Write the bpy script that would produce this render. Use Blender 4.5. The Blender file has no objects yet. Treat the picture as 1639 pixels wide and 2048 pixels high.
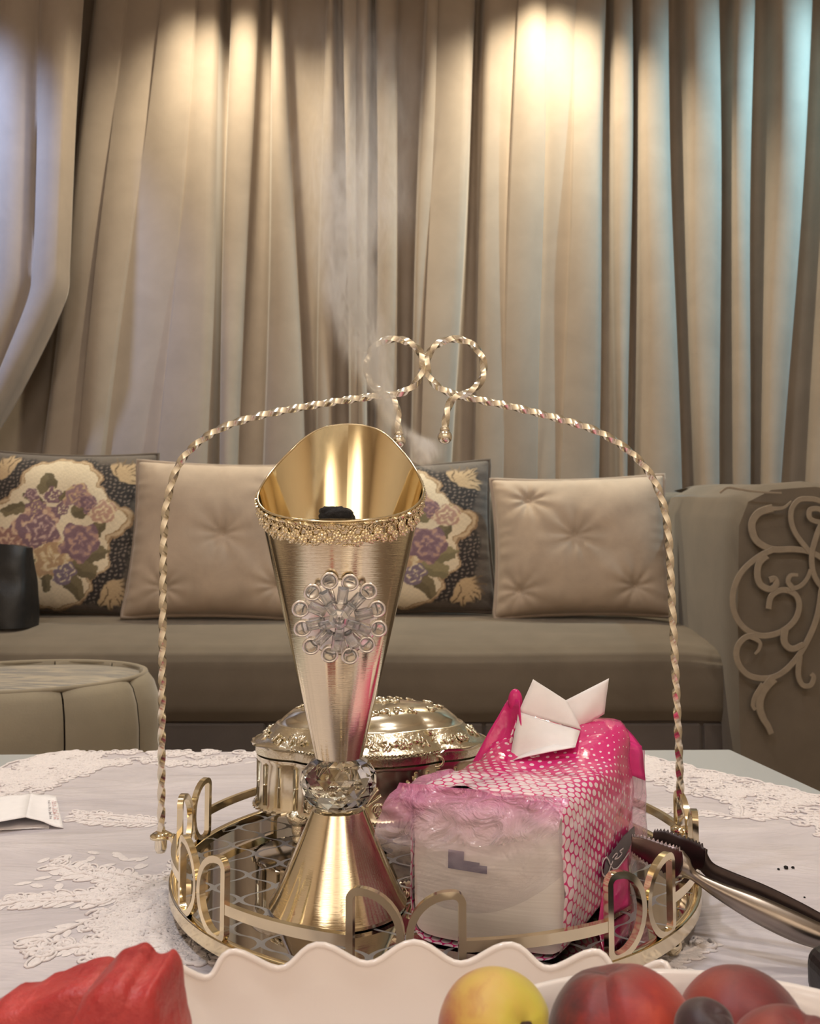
import bpy, bmesh, math, random
import numpy as np
from mathutils import Vector, Matrix

random.seed(7)
rng = np.random.default_rng(7)
PI = math.pi
SC = bpy.context.scene
COL = SC.collection

# ------------------------------------------------------------------ camera
F = 1650.0
PITCH = math.radians(3.675)
TZ = 0.45                      # table top
DZ = 0.4688                     # mirror disc of the tray
CZ = TZ + 0.2515               # camera height
cam_d = bpy.data.cameras.new('camera')
cam = bpy.data.objects.new('camera', cam_d)
COL.objects.link(cam)
cam.location = (0, 0, CZ)
cam.rotation_euler = (PI / 2 + PITCH, 0, 0)
cam_d.sensor_fit = 'HORIZONTAL'
cam_d.sensor_width = 36.0
cam_d.lens = 36.0 * F / 1639.0
cam_d.clip_start = 0.01
cam_d.dof.use_dof = True
cam_d.dof.focus_distance = 0.60
cam_d.dof.aperture_fstop = 24.0
SC.camera = cam

# ------------------------------------------------------------------ view, world
SC.view_settings.view_transform = 'Standard'
SC.view_settings.look = 'None'
SC.view_settings.gamma = 1.0
SC.view_settings.use_curve_mapping = False
SC.view_settings.exposure = 0.0
SC.cycles.use_denoising = True
SC.cycles.max_bounces = 8
SC.cycles.transparent_max_bounces = 12
SC.cycles.caustics_reflective = False
SC.cycles.caustics_refractive = False
SC.cycles.sample_clamp_indirect = 6.0
SC.cycles.blur_glossy = 0.3
w = bpy.data.worlds.new('world'); SC.world = w
w.use_nodes = True
w.node_tree.nodes['Background'].inputs[0].default_value = (0.9, 0.85, 0.8, 1)
w.node_tree.nodes['Background'].inputs[1].default_value = 0.25


def light(name, kind, loc, target, energy, color, size=0.1, spot=60, blend=0.6):
    d = bpy.data.lights.new(name, kind)
    d.energy = energy
    d.color = color
    if kind == 'AREA':
        d.shape = 'DISK'; d.size = size
    else:
        d.shadow_soft_size = size
    if kind == 'SPOT':
        d.spot_size = math.radians(spot); d.spot_blend = blend
    o = bpy.data.objects.new(name, d)
    COL.objects.link(o)
    o.location = loc
    o.rotation_euler = (Vector(target) - Vector(loc)).to_track_quat('-Z', 'Y').to_euler()
    return o


WARM = (1.0, 0.89, 0.66)
SOFTWARM = (1.0, 0.94, 0.86)
light('curtain_downlight', 'SPOT', (-0.72, 3.02, 3.27), (-0.72, 3.12, 1.5), 140, WARM, 0.03, 118, 1.0)
light('curtain_downlight', 'SPOT', (0.58, 3.02, 3.27), (0.58, 3.12, 1.5), 175, WARM, 0.03, 118, 1.0)
light('curtain_led', 'SPOT', (2.35, 2.6, 3.25), (1.35, 3.4, 2.1), 260, (0.36, 0.76, 1.0), 0.05, 84, 1.0)
light('curtain_led', 'SPOT', (-2.2, 2.3, 3.25), (-1.85, 3.2, 2.2), 280, (0.40, 0.56, 1.0), 0.05, 58, 1.0)
light('ceiling_lamp', 'AREA', (0.0, 1.2, 3.25), (0.0, 1.2, 0.0), 15, SOFTWARM, 0.35)
light('ceiling_lamp', 'AREA', (-0.9, 0.1, 3.25), (-0.9, 0.1, 0.0), 22, (0.86, 0.92, 1.0), 0.22)
light('ceiling_lamp', 'AREA', (0.9, -0.2, 3.25), (0.9, -0.2, 0.0), 18, SOFTWARM, 0.22)
light('reflection_fill', 'SPOT', (-1.2, -1.6, 3.25), (-1.0, -2.3, 0.9), 480, SOFTWARM, 0.06, 110, 1.0)  # added spots behind the camera, brightening the wall that the metals reflect
light('reflection_fill', 'SPOT', (1.2, -1.6, 3.25), (1.0, -2.3, 0.9), 480, SOFTWARM, 0.06, 110, 1.0)


# ------------------------------------------------------------------ pixel helpers (1639 x 2048)
_ca, _sa = math.cos(PITCH), math.sin(PITCH)


def ray(u, v):
    dx = (u - 819.5) / F
    dy = -(v - 1024.0) / F
    return Vector((dx, _ca - _sa * dy, _sa + _ca * dy))


def pix(u, v, y):
    r = ray(u, v)
    return Vector((0, 0, CZ)) + r * (y / r.y)


def pixz(u, v, z):
    r = ray(u, v)
    return Vector((0, 0, CZ)) + r * ((z - CZ) / r.z)


def s2l(c):
    return tuple(((x / 12.92) if x <= 0.04045 else ((x + 0.055) / 1.055) ** 2.4) for x in c)


def C(r, g, b):
    return s2l((r / 255, g / 255, b / 255)) + (1.0,)


# ------------------------------------------------------------------ materials
class NT:
    def __init__(self, name):
        self.m = bpy.data.materials.new(name)
        self.m.use_nodes = True
        self.t = self.m.node_tree
        self.b = self.t.nodes['Principled BSDF']
        self.out = self.t.nodes['Material Output']

    def n(self, kind, **kw):
        nd = self.t.nodes.new(kind)
        for k, v in kw.items():
            setattr(nd, k, v)
        return nd

    def l(self, a, b):
        self.t.links.new(a, b)

    def math(self, op, a, b=None, c=None, clamp=False):
        nd = self.n('ShaderNodeMath', operation=op, use_clamp=clamp)
        for i, x in enumerate((a, b, c)):
            if x is None:
                continue
            if isinstance(x, (int, float)):
                nd.inputs[i].default_value = x
            else:
                self.l(x, nd.inputs[i])
        return nd.outputs[0]

    def mix(self, f, a, b):
        nd = self.n('ShaderNodeMix', data_type='RGBA')
        for i, x in ((0, f), (6, a), (7, b)):
            if isinstance(x, (int, float, tuple)):
                nd.inputs[i].default_value = x
            else:
                self.l(x, nd.inputs[i])
        return nd.outputs[2]

    def obj(self, scale=(1, 1, 1)):
        tc = self.n('ShaderNodeTexCoord')
        mp = self.n('ShaderNodeMapping')
        mp.inputs['Scale'].default_value = scale
        self.l(tc.outputs['Object'], mp.inputs[0])
        return mp.outputs[0]

    def noise(self, vec, scale, detail=3.0, rough=0.5, dist=0.0):
        nd = self.n('ShaderNodeTexNoise')
        nd.inputs['Scale'].default_value = scale
        nd.inputs['Detail'].default_value = detail
        nd.inputs['Roughness'].default_value = rough
        nd.inputs['Distortion'].default_value = dist
        if vec is not None:
            self.l(vec, nd.inputs['Vector'])
        return nd.outputs[0]

    def ramp(self, f, p0, p1, c0, c1):
        nd = self.n('ShaderNodeValToRGB')
        e = nd.color_ramp.elements
        e[0].position, e[1].position = p0, p1
        e[0].color, e[1].color = c0, c1
        self.l(f, nd.inputs[0])
        return nd.outputs[0]

    def bump(self, h, strength, dist=0.01):
        nd = self.n('ShaderNodeBump')
        nd.inputs['Strength'].default_value = strength
        nd.inputs['Distance'].default_value = dist
        self.l(h, nd.inputs['Height'])
        self.l(nd.outputs[0], self.b.inputs['Normal'])

    def set(self, **kw):
        for k, v in kw.items():
            self.b.inputs[k.replace('_', ' ')].default_value = v
        return self

    def col(self, x):
        if isinstance(x, tuple):
            self.b.inputs['Base Color'].default_value = x
        else:
            self.l(x, self.b.inputs['Base Color'])


def plain(name, col, rough=0.5, metal=0.0, nscale=0, nstr=0.0, ndist=0.002, var=0.0, stretch=(1, 1, 1), **kw):
    t = NT(name)
    t.set(Roughness=rough, Metallic=metal, **kw)
    if nscale:
        f = t.noise(t.obj(stretch), nscale, 4)
        if var:
            c1 = tuple(x * (1 - var) for x in col[:3]) + (1,)
            c2 = tuple(min(1, x * (1 + var)) for x in col[:3]) + (1,)
            t.col(t.ramp(f, 0.3, 0.7, c1, c2))
        else:
            t.col(col)
        if nstr:
            t.bump(f, nstr, ndist)
    else:
        t.col(col)
    return t.m


def velvet(name, col, var=0.14, scale=9.0, sheen=0.5):
    t = NT(name)
    t.set(Roughness=0.85)
    t.b.inputs['Sheen Weight'].default_value = sheen
    t.b.inputs['Sheen Roughness'].default_value = 0.35
    t.b.inputs['Sheen Tint'].default_value = (1, 0.95, 0.9, 1)
    t.b.inputs['Specular IOR Level'].default_value = 0.2
    f = t.noise(t.obj(), scale, 5, 0.6, 0.4)
    c1 = tuple(x * (1 - var) for x in col[:3]) + (1,)
    c2 = tuple(min(1, x * (1 + var)) for x in col[:3]) + (1,)
    t.col(t.ramp(f, 0.3, 0.7, c1, c2))
    t.bump(t.noise(t.obj(), 260, 2), 0.12, 0.002)
    return t.m


M = {}
M['curtain'] = velvet('curtain_velvet', C(152, 138, 124), 0.07, 7, 0.45)
M['sofa'] = velvet('sofa_velvet', C(104, 94, 82), 0.12, 6, 0.28)
M['sofa_dark'] = velvet('sofa_base_velvet', C(92, 84, 80), 0.08, 6, 0.3)
M['beige'] = velvet('beige_velvet', C(178, 160, 142), 0.10, 10, 0.6)
M['beige_piping'] = velvet('piping_velvet', C(160, 144, 130), 0.05, 10, 0.4)
M['brown_velvet'] = velvet('brown_velvet', C(88, 78, 70), 0.1, 12, 0.4)
M['ottoman'] = velvet('ottoman_velvet', C(140, 130, 112), 0.1, 6, 0.5)
M['applique'] = plain('applique_satin', C(134, 121, 104), 0.65, 0, 60, 0.2, 0.002, 0.08)
M['wall'] = plain('wall_paint', C(214, 200, 182), 0.8, 0, 14, 0.1, 0.002, 0.03)
M['ceiling'] = plain('ceiling_paint', C(238, 232, 222), 0.85, 0, 12, 0.05, 0.002, 0.02)
M['floor'] = plain('floor_carpet', C(120, 106, 96), 0.95, 0, 90, 0.5, 0.004, 0.15)
M['table'] = plain('table_lacquer', C(186, 190, 192), 0.22, 0, 4, 0.02, 0.002, 0.02)
M['lace'] = plain('lace_thread', C(226, 218, 218), 0.8, 0, 500, 0.35, 0.001, 0.06)
M['porcelain'] = plain('white_porcelain', C(236, 226, 220), 0.16, 0, 5, 0.01, 0.001, 0.01)
M['charcoal'] = plain('charcoal', C(26, 23, 24), 0.9, 0, 180, 1.0, 0.004, 0.4)
M['black'] = plain('black_leather', C(22, 22, 24), 0.45, 0, 60, 0.35, 0.003, 0.2)
M['steel'] = plain('worn_steel', C(150, 140, 132), 0.3, 1, 30, 0.05, 0.001, 0.12)
M['steel_mid'] = plain('reflection_tinted_steel', C(104, 88, 84), 0.3, 1, 40, 0.06, 0.001, 0.2)  # reddish-brown reflection tinted into the steel of the near tong jaw
M['steel_dark'] = plain('dark_steel', C(62, 52, 50), 0.42, 0.9, 40, 0.1, 0.001, 0.25)  # darker steel tone for the far tong arm, ottoman feet and disc backing
M['paper'] = plain('tissue_paper', C(240, 236, 238), 0.9, 0, 120, 0.12, 0.001, 0.02)
M['gold'] = plain('pale_gold', C(234, 220, 188), 0.12, 1, 40, 0.03, 0.001, 0.04)
M['gold_wire'] = plain('twisted_gold', C(236, 228, 210), 0.2, 1, 60, 0.05, 0.001, 0.04)
M['silver'] = plain('silver_gilt', C(232, 224, 204), 0.17, 1, 90, 0.10, 0.001, 0.04)
M['bright_silver'] = plain('bright_silver', C(244, 240, 236), 0.25, 1, 90, 0.2, 0.001, 0.03)
M['napkin_ink'] = plain('printed_ink', C(196, 150, 150), 0.8)
M['napkin_ink_dark'] = plain('printed_ink_dark', C(120, 112, 118), 0.8)
M['label_grey'] = plain('grey_print', C(92, 84, 92), 0.45)
M['label_white'] = plain('white_print', C(220, 205, 212), 0.5)
M['label_navy'] = plain('navy_print', C(112, 108, 132), 0.6)
M['crystal'] = NT('clear_crystal').set(Roughness=0.0, IOR=1.52, Transmission_Weight=1.0).m
M['glass_bead'] = NT('bead_glass').set(Base_Color=(1, 1, 1, 1), Roughness=0.02, IOR=1.5, Transmission_Weight=0.85).m
M['stem'] = plain('dry_stem', C(74, 50, 34), 0.9, 0, 200, 0.4, 0.001, 0.3)
M['lamp'] = NT('lamp_glow').set(Emission_Strength=6.0, Emission_Color=(1, 0.9, 0.75, 1)).m


def brushed_gold(name, col, rough, stretch, nscale, strength):
    t = NT(name)
    t.set(Metallic=1.0, Roughness=rough)
    f = t.noise(t.obj(stretch), nscale, 3, 0.6)
    t.col(t.ramp(f, 0.2, 0.8, tuple(x * 0.92 for x in col[:3]) + (1,), col))
    t.bump(f, strength, 0.0006)
    return t.m


M['burner_gold'] = brushed_gold('brushed_gold', C(240, 227, 200), 0.085, (6, 6, 170), 9, 0.10)
M['lining_gold'] = brushed_gold('polished_gold', C(249, 232, 190), 0.085, (6, 6, 6), 3, 0.04)


def mat_attr(name, rough=0.85, sheen=0.2, bump=200):
    t = NT(name)
    a = t.n('ShaderNodeAttribute', attribute_name='Col')
    t.col(a.outputs['Color'])
    t.set(Roughness=rough)
    t.b.inputs['Sheen Weight'].default_value = sheen
    t.bump(t.noise(t.obj(), bump, 3), 0.3, 0.003)
    return t.m


M['tapestry'] = mat_attr('tapestry_weave')


def mat_mirror():
    t = NT('smoked_mirror_print')
    tc = t.n('ShaderNodeTexCoord')
    sp = t.n('ShaderNodeSeparateXYZ')
    t.l(tc.outputs['Object'], sp.inputs[0])
    a = math.radians(4)
    x, y = sp.outputs[0], sp.outputs[1]
    xr = t.math('ADD', t.math('MULTIPLY', x, math.cos(a)), t.math('MULTIPLY', y, math.sin(a)))
    yr = t.math('SUBTRACT', t.math('MULTIPLY', y, math.cos(a)), t.math('MULTIPLY', x, math.sin(a)))
    S, P = 0.022, 0.046
    u = t.math('DIVIDE', xr, S)
    cw = t.math('COSINE', t.math('MULTIPLY', yr, 2 * PI / P))
    wv = t.math('MULTIPLY', t.math('MULTIPLY', t.math('SIGN', cw), t.math('POWER', t.math('ABSOLUTE', cw), 0.8)), 0.47)

    def fam(sign, off):
        q = t.math('ADD', t.math('ADD', u, t.math('MULTIPLY', wv, sign)), off)
        q = t.math('FLOORED_MODULO', q, 2.0)
        return t.math('ABSOLUTE', t.math('SUBTRACT', q, 1.0))
    d = t.math('MINIMUM', fam(1, 0), fam(-1, 1))
    line = t.math('LESS_THAN', d, 0.085)
    t.col(t.mix(line, C(190, 182, 176), C(140, 136, 136)))
    t.l(t.math('SUBTRACT', 1.0, t.math('MULTIPLY', line, 0.75)), t.b.inputs['Metallic'])
    t.l(t.math('ADD', 0.02, t.math('MULTIPLY', line, 0.4)), t.b.inputs['Roughness'])
    return t.m


M['mirror'] = mat_mirror()


def mat_dots():
    """pink plastic film printed with a hexagonal field of white dots that shrink towards the far end"""
    t = NT('pink_dotted_film')
    uvn = t.n('ShaderNodeUVMap', uv_map='UVMap')
    sp = t.n('ShaderNodeSeparateXYZ')
    t.l(uvn.outputs[0], sp.inputs[0])
    s, l = sp.outputs[0], sp.outputs[1]
    cs = 0.0072
    u = t.math('DIVIDE', s, cs)
    v = t.math('DIVIDE', l, cs * math.sqrt(3))

    def cell(off):
        fu = t.math('SUBTRACT', t.math('FRACT', t.math('ADD', u, off)), 0.5)
        fv = t.math('MULTIPLY', t.math('SUBTRACT', t.math('FRACT', t.math('ADD', v, off)), 0.5), math.sqrt(3))
        return t.math('SQRT', t.math('ADD', t.math('MULTIPLY', fu, fu), t.math('MULTIPLY', fv, fv)))
    d = t.math('MINIMUM', cell(0.0), cell(0.5))
    mr = t.n('ShaderNodeMapRange')
    mr.inputs['From Min'].default_value = 0.03
    mr.inputs['From Max'].default_value = 0.165
    mr.inputs['To Min'].default_value = 0.435
    mr.inputs['To Max'].default_value = 0.02
    t.l(l, mr.inputs[0])
    dot = t.math('LESS_THAN', d, mr.outputs[0])
    t.col(t.mix(dot, C(214, 44, 122), C(240, 216, 226)))
    t.set(Roughness=0.22)
    t.b.inputs['Coat Weight'].default_value = 0.6
    t.b.inputs['Coat Roughness'].default_value = 0.12
    t.bump(t.noise(t.obj(), 70, 3), 0.25, 0.004)
    return t.m


M['dots'] = mat_dots()
M['pink'] = plain('pink_film', C(214, 46, 128), 0.2, 0, 60, 0.3, 0.004, 0.12)


def mat_film():
    t = NT('clear_pink_film')
    uvn = t.n('ShaderNodeUVMap', uv_map='UVMap')
    sp = t.n('ShaderNodeSeparateXYZ')
    t.l(uvn.outputs[0], sp.inputs[0])
    mr = t.n('ShaderNodeMapRange')
    mr.inputs['From Min'].default_value = 0.45
    mr.inputs['From Max'].default_value = 1.0
    t.l(sp.outputs[1], mr.inputs[0])
    t.col(t.mix(mr.outputs[0], C(236, 222, 226), C(222, 120, 176)))
    a = t.math('ADD', 0.22, t.math('MULTIPLY', mr.outputs[0], 0.48))
    t.l(a, t.b.inputs['Alpha'])
    t.set(Roughness=0.07)
    t.b.inputs['Specular IOR Level'].default_value = 1.0
    t.bump(t.noise(t.obj(), 55, 4, 0.55, 1.0), 1.0, 0.01)
    return t.m


M['film'] = mat_film()


def mat_cloth():
    t = NT('sheer_organza')
    t.set(Roughness=0.7)
    t.b.inputs['Sheen Weight'].default_value = 0.3
    f = t.noise(t.obj((1, 3.2, 1)), 5, 4, 0.55, 1.2)
    t.col(t.ramp(f, 0.3, 0.75, C(186, 178, 184), C(214, 206, 210)))
    t.bump(f, 0.5, 0.02)
    return t.m


M['cloth'] = mat_cloth()


def mat_paperstack():
    t = NT('paper_stack_edge')
    f = t.noise(t.obj((4, 4, 260)), 3, 3)
    t.col(t.ramp(f, 0.3, 0.7, C(238, 231, 226), C(245, 239, 234)))
    t.set(Roughness=0.9)
    t.bump(f, 0.12, 0.001)
    return t.m


M['stack'] = mat_paperstack()


def mat_melon():
    t = NT('watermelon_flesh')
    f = t.noise(t.obj(), 38, 5, 0.6, 0.3)
    t.col(t.ramp(f, 0.3, 0.72, C(160, 32, 38), C(204, 82, 78)))
    t.set(Roughness=0.38)
    t.b.inputs['Subsurface Weight'].default_value = 0.25
    t.b.inputs['Subsurface Radius'].default_value = (0.02, 0.006, 0.004)
    t.b.inputs['Subsurface Scale'].default_value = 0.3
    t.bump(t.noise(t.obj(), 260, 4, 0.6), 0.6, 0.002)
    return t.m


M['melon'] = mat_melon()


def mat_peach(name, cdark, cmid, clight, axis=(1, 0, 0), bias=0.0):
    t = NT(name)
    tc = t.n('ShaderNodeTexCoord')
    vm = t.n('ShaderNodeVectorMath', operation='DOT_PRODUCT')
    t.l(tc.outputs['Object'], vm.inputs[0])
    vm.inputs[1].default_value = Vector(axis).normalized()
    g = t.math('ADD', t.math('MULTIPLY', vm.outputs['Value'], 16.0), 0.5 + bias)
    f = t.math('ADD', g, t.math('MULTIPLY', t.math('SUBTRACT', t.noise(t.obj(), 70, 4, 0.6, 0.5), 0.5), 0.7))
    nd = t.n('ShaderNodeValToRGB')
    e = nd.color_ramp.elements
    e[0].position, e[0].color = 0.15, cdark
    e[1].position, e[1].color = 0.9, clight
    k = e.new(0.5); k.color = cmid
    t.l(f, nd.inputs[0])
    t.l(nd.outputs[0], t.b.inputs['Base Color'])
    t.set(Roughness=0.5)
    t.b.inputs['Sheen Weight'].default_value = 0.25
    t.bump(t.noise(t.obj(), 500, 2), 0.15, 0.0008)
    return t.m


# ------------------------------------------------------------------ mesh helpers
class MB:
    def __init__(self):
        self.v, self.f, self.uv = [], [], None

    def add(self, verts, faces):
        o = len(self.v)
        self.v += [tuple(p) for p in verts]
        self.f += [tuple(i + o for i in q) for q in faces]
        return self

    def box(self, lo, hi, mat4=None):
        x0, y0, z0 = lo; x1, y1, z1 = hi
        vs = [Vector(p) for p in ((x0, y0, z0), (x1, y0, z0), (x1, y1, z0), (x0, y1, z0), (x0, y0, z1), (x1, y0, z1), (x1, y1, z1), (x0, y1, z1))]
        if mat4 is not None:
            vs = [mat4 @ p for p in vs]
        return self.add(vs, [(0, 3, 2, 1), (4, 5, 6, 7), (0, 1, 5, 4), (1, 2, 6, 5), (2, 3, 7, 6), (3, 0, 4, 7)])

    def sphere(self, c, r, nu=16, nv=10, sc=(1, 1, 1)):
        c = Vector(c)
        vs, fs = [], []
        for j in range(nv + 1):
            t = PI * j / nv
            for i in range(nu):
                a = 2 * PI * i / nu
                vs.append(c + Vector((r * sc[0] * math.sin(t) * math.cos(a), r * sc[1] * math.sin(t) * math.sin(a), r * sc[2] * math.cos(t))))
        for j in range(nv):
            for i in range(nu):
                a, b = j * nu + i, j * nu + (i + 1) % nu
                fs.append((a, a + nu, b + nu, b))
        return self.add(vs, fs)

    def lathe(self, prof, n=48, c=(0, 0, 0), a0=0.0, a1=2 * PI, rfun=None):
        """prof: list of (r, z)"""
        full = abs(a1 - a0 - 2 * PI) < 1e-6
        k = n if full else n + 1
        vs, fs = [], []
        for (r, z) in prof:
            for i in range(k):
                a = a0 + (a1 - a0) * i / n
                rr = r * (rfun(a, z) if rfun else 1.0)
                vs.append((c[0] + rr * math.cos(a), c[1] + rr * math.sin(a), c[2] + z))
        for j in range(len(prof) - 1):
            for i in range(n):
                a = j * k + i
                b = j * k + ((i + 1) % k)
                fs.append((a, b, b + k, a + k))
        return self.add(vs, fs)

    def tube(self, pts, rad, n=8, closed=False, twist=0.0, prof=None, up=(0, 0, 1), caps=True, scale=None):
        """sweep; prof = list of 2D points or None for a circle; twist in radians per metre"""
        pts = [Vector(p) for p in pts]
        m = len(pts)
        if prof is None:
            prof = [(math.cos(2 * PI * i / n), math.sin(2 * PI * i / n)) for i in range(n)]
        k = len(prof)
        vs, fs = [], []
        upv = Vector(up).normalized()
        prev = None
        dist = 0.0
        for i, p in enumerate(pts):
            if closed:
                t = pts[(i + 1) % m] - pts[i - 1]
            else:
                t = pts[min(i + 1, m - 1)] - pts[max(i - 1, 0)]
            t.normalize()
            if prev is None:
                nrm = upv - t * upv.dot(t)
                if nrm.length < 1e-3:
                    nrm = Vector((1, 0, 0)) - t * t.x
            else:
                nrm = prev - t * prev.dot(t)
            nrm.normalize()
            prev = nrm
            bi = t.cross(nrm)
            if i:
                dist += (pts[i] - pts[i - 1]).length
            ca, sa = math.cos(twist * dist), math.sin(twist * dist)
            r = rad if scale is None else rad * scale[i]
            for (a, b) in prof:
                aa, bb = a * ca - b * sa, a * sa + b * ca
                vs.append(p + nrm * aa * r + bi * bb * r)
        seg = m if closed else m - 1
        for i in range(seg):
            for j in range(k):
                a = i * k + j; b = i * k + (j + 1) % k
                c2 = ((i + 1) % m) * k + (j + 1) % k; d = ((i + 1) % m) * k + j
                fs.append((a, b, c2, d))
        if caps and not closed:
            fs.append(tuple(range(k - 1, -1, -1)))
            fs.append(tuple((m - 1) * k + j for j in range(k)))
        return self.add(vs, fs)

    def grid(self, fn, nu, nv, flip=False):
        vs = [fn(i / nu, j / nv) for j in range(nv + 1) for i in range(nu + 1)]
        fs = []
        for j in range(nv):
            for i in range(nu):
                a = j * (nu + 1) + i
                q = (a, a + 1, a + nu + 2, a + nu + 1)
                fs.append(q[::-1] if flip else q)
        return self.add(vs, fs)

    def ribbon(self, pts, widths, normal, thick):
        """flat band along pts lying in the plane with the given normal, with thickness"""
        pts = [Vector(p) for p in pts]
        nrm = Vector(normal).normalized()
        m = len(pts)
        vs, fs = [], []
        for i, p in enumerate(pts):
            t = (pts[min(i + 1, m - 1)] - pts[max(i - 1, 0)]).normalized()
            s = nrm.cross(t).normalized()
            wd = widths[i] if hasattr(widths, '__len__') else widths
            for k in (-1, 1):
                vs.append(p + s * k * wd / 2)
            for k in (1, -1):
                vs.append(p + s * k * wd * 0.42 + nrm * thick)
        for i in range(m - 1):
            for j in range(4):
                a = i * 4 + j; b = i * 4 + (j + 1) % 4
                fs.append((a, b, b + 4, a + 4))
        fs.append((3, 2, 1, 0))
        fs.append(tuple((m - 1) * 4 + j for j in range(4)))
        return self.add(vs, fs)

    def build(self, name, m, parent=None, smooth=True, loc=None):
        me = bpy.data.meshes.new(name)
        vs = self.v
        if loc is not None:
            L = Vector(loc)
            vs = [Vector(p) - L for p in vs]
        me.from_pydata([tuple(p) for p in vs], [], self.f)
        me.validate()
        me.update()
        if smooth is True:
            me.polygons.foreach_set('use_smooth', [True] * len(me.polygons))
        elif smooth == 'auto':
            me.polygons.foreach_set('use_smooth', [True] * len(me.polygons))
            try:
                me.set_sharp_from_angle(angle=math.radians(38))
            except Exception:
                pass
        me.materials.append(M[m] if isinstance(m, str) else m)
        o = bpy.data.objects.new(name, me)
        COL.objects.link(o)
        if loc is not None:
            o.location = loc
        if parent is not None:
            put(o, parent)
        return o


def wloc(o):
    m = Matrix.Translation(o.location) @ o.rotation_euler.to_matrix().to_4x4()
    if o.parent:
        return wloc(o.parent) @ m
    return m


def put(o, parent):
    """parent keeping the world placement the object was built at"""
    o.parent = parent
    o.matrix_parent_inverse = wmat(parent).inverted()


def wmat(o):
    m = Matrix.Translation(o.location) @ o.rotation_euler.to_matrix().to_4x4()
    m = m @ Matrix.Diagonal((*o.scale, 1))
    if o.parent:
        return wmat(o.parent) @ o.matrix_parent_inverse @ m
    return m


def tag(o, label, cat, group=None):
    o['label'] = label
    o['category'] = cat
    if group:
        o['group'] = group
    return o


def thing(name, loc, label, cat, group=None, rot=(0, 0, 0)):
    o = bpy.data.objects.new(name, None)
    o.empty_display_size = 0.02
    COL.objects.link(o)
    o.location = loc
    o.rotation_euler = rot
    return tag(o, label, cat, group)


def struct(o):
    o['kind'] = 'structure'
    return o


def share(src, parent, loc, rot, scale=(1, 1, 1), local=False):
    """another object on the same mesh, placed in world space under parent"""
    o = src.copy()
    COL.objects.link(o)
    o.parent = None
    o.location = loc
    o.rotation_euler = rot
    o.scale = scale
    if parent is not None:
        put(o, parent)
    return o


def catmull(pts, n=8, closed=False):
    pts = [Vector(p) for p in pts]
    m = len(pts)
    out = []
    rngi = m if closed else m - 1
    for i in range(rngi):
        if closed:
            p0, p1, p2, p3 = pts[i - 1], pts[i], pts[(i + 1) % m], pts[(i + 2) % m]
        else:
            p0, p1, p2, p3 = pts[max(i - 1, 0)], pts[i], pts[i + 1], pts[min(i + 2, m - 1)]
        for k in range(n):
            t = k / n
            out.append(0.5 * ((2 * p1) + (p2 - p0) * t + (2 * p0 - 5 * p1 + 4 * p2 - p3) * t * t + (3 * p1 - p0 - 3 * p2 + p3) * t ** 3))
    if not closed:
        out.append(pts[-1])
    return out


def sm(a, b, x):
    t = min(1, max(0, (x - a) / (b - a)))
    return t * t * (3 - 2 * t)


def vnoise(x, y, z=0.0):
    from mathutils import noise as mn
    return mn.noise((x, y, z))


# ================================================================== SETTING
RX, RY0, RY1, RZ = 2.7, -2.3, 3.62, 3.30
struct(MB().box((-RX, RY0, -0.1), (RX, RY1, 0)).build('floor', 'floor', smooth=False))
struct(MB().box((-RX, RY0, RZ), (RX, RY1, RZ + 0.1)).build('ceiling', 'ceiling', smooth=False))
struct(MB().box((-RX, RY1, 0), (RX, RY1 + 0.1, RZ)).build('wall_back', 'wall', smooth=False))
struct(MB().box((-RX, RY0 - 0.1, 0), (RX, RY0, RZ)).build('wall_front', 'wall', smooth=False))
struct(MB().box((-RX - 0.1, RY0, 0), (-RX, RY1, RZ)).build('wall_left', 'wall', smooth=False))
struct(MB().box((RX, RY0, 0), (RX + 0.1, RY1, RZ)).build('wall_right', 'wall', smooth=False))

# ------------------------------------------------------------------ curtains
CY = 3.42
folds = [(-260, -370, 'B'), (-150, -260, 'D'), (-120, -230, 'B'), (-20, -120, 'D'), (10, -90, 'B'), (110, -10, 'D'),
         (190, 90, 'B'), (258, 170, 'B'), (328, 225, 'B'), (400, 330, 'B'), (442, 425, 'D'), (460, 440, 'B'), (516, 478, 'D'), (546, 530, 'B'),
         (574, 605, 'D'), (650, 635, 'B'), (669, 668, 'D'), (688, 698, 'B'), (714, 716, 'B'), (736, 735, 'D'), (752, 752, 'B'), (797, 788, 'D'),
         (848, 822, 'B'), (872, 845, 'B'), (950, 908, 'D'), (968, 945, 'B'), (1030, 1005, 'B'), (1087, 1075, 'B'), (1150, 1120, 'B'), (1211, 1196, 'D'),
         (1223, 1230, 'B'), (1264, 1256, 'D'), (1282, 1270, 'B'), (1335, 1356, 'D'), (1363, 1385, 'B'), (1438, 1438, 'D'), (1464, 1462, 'B'),
         (1505, 1498, 'D'), (1535, 1525, 'B'), (1622, 1568, 'D'), (1655, 1612, 'B'), (1760, 1730, 'D'), (1790, 1760, 'B'), (1890, 1870, 'D'), (1915, 1900, 'B'), (2010, 2000, 'B')]


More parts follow.
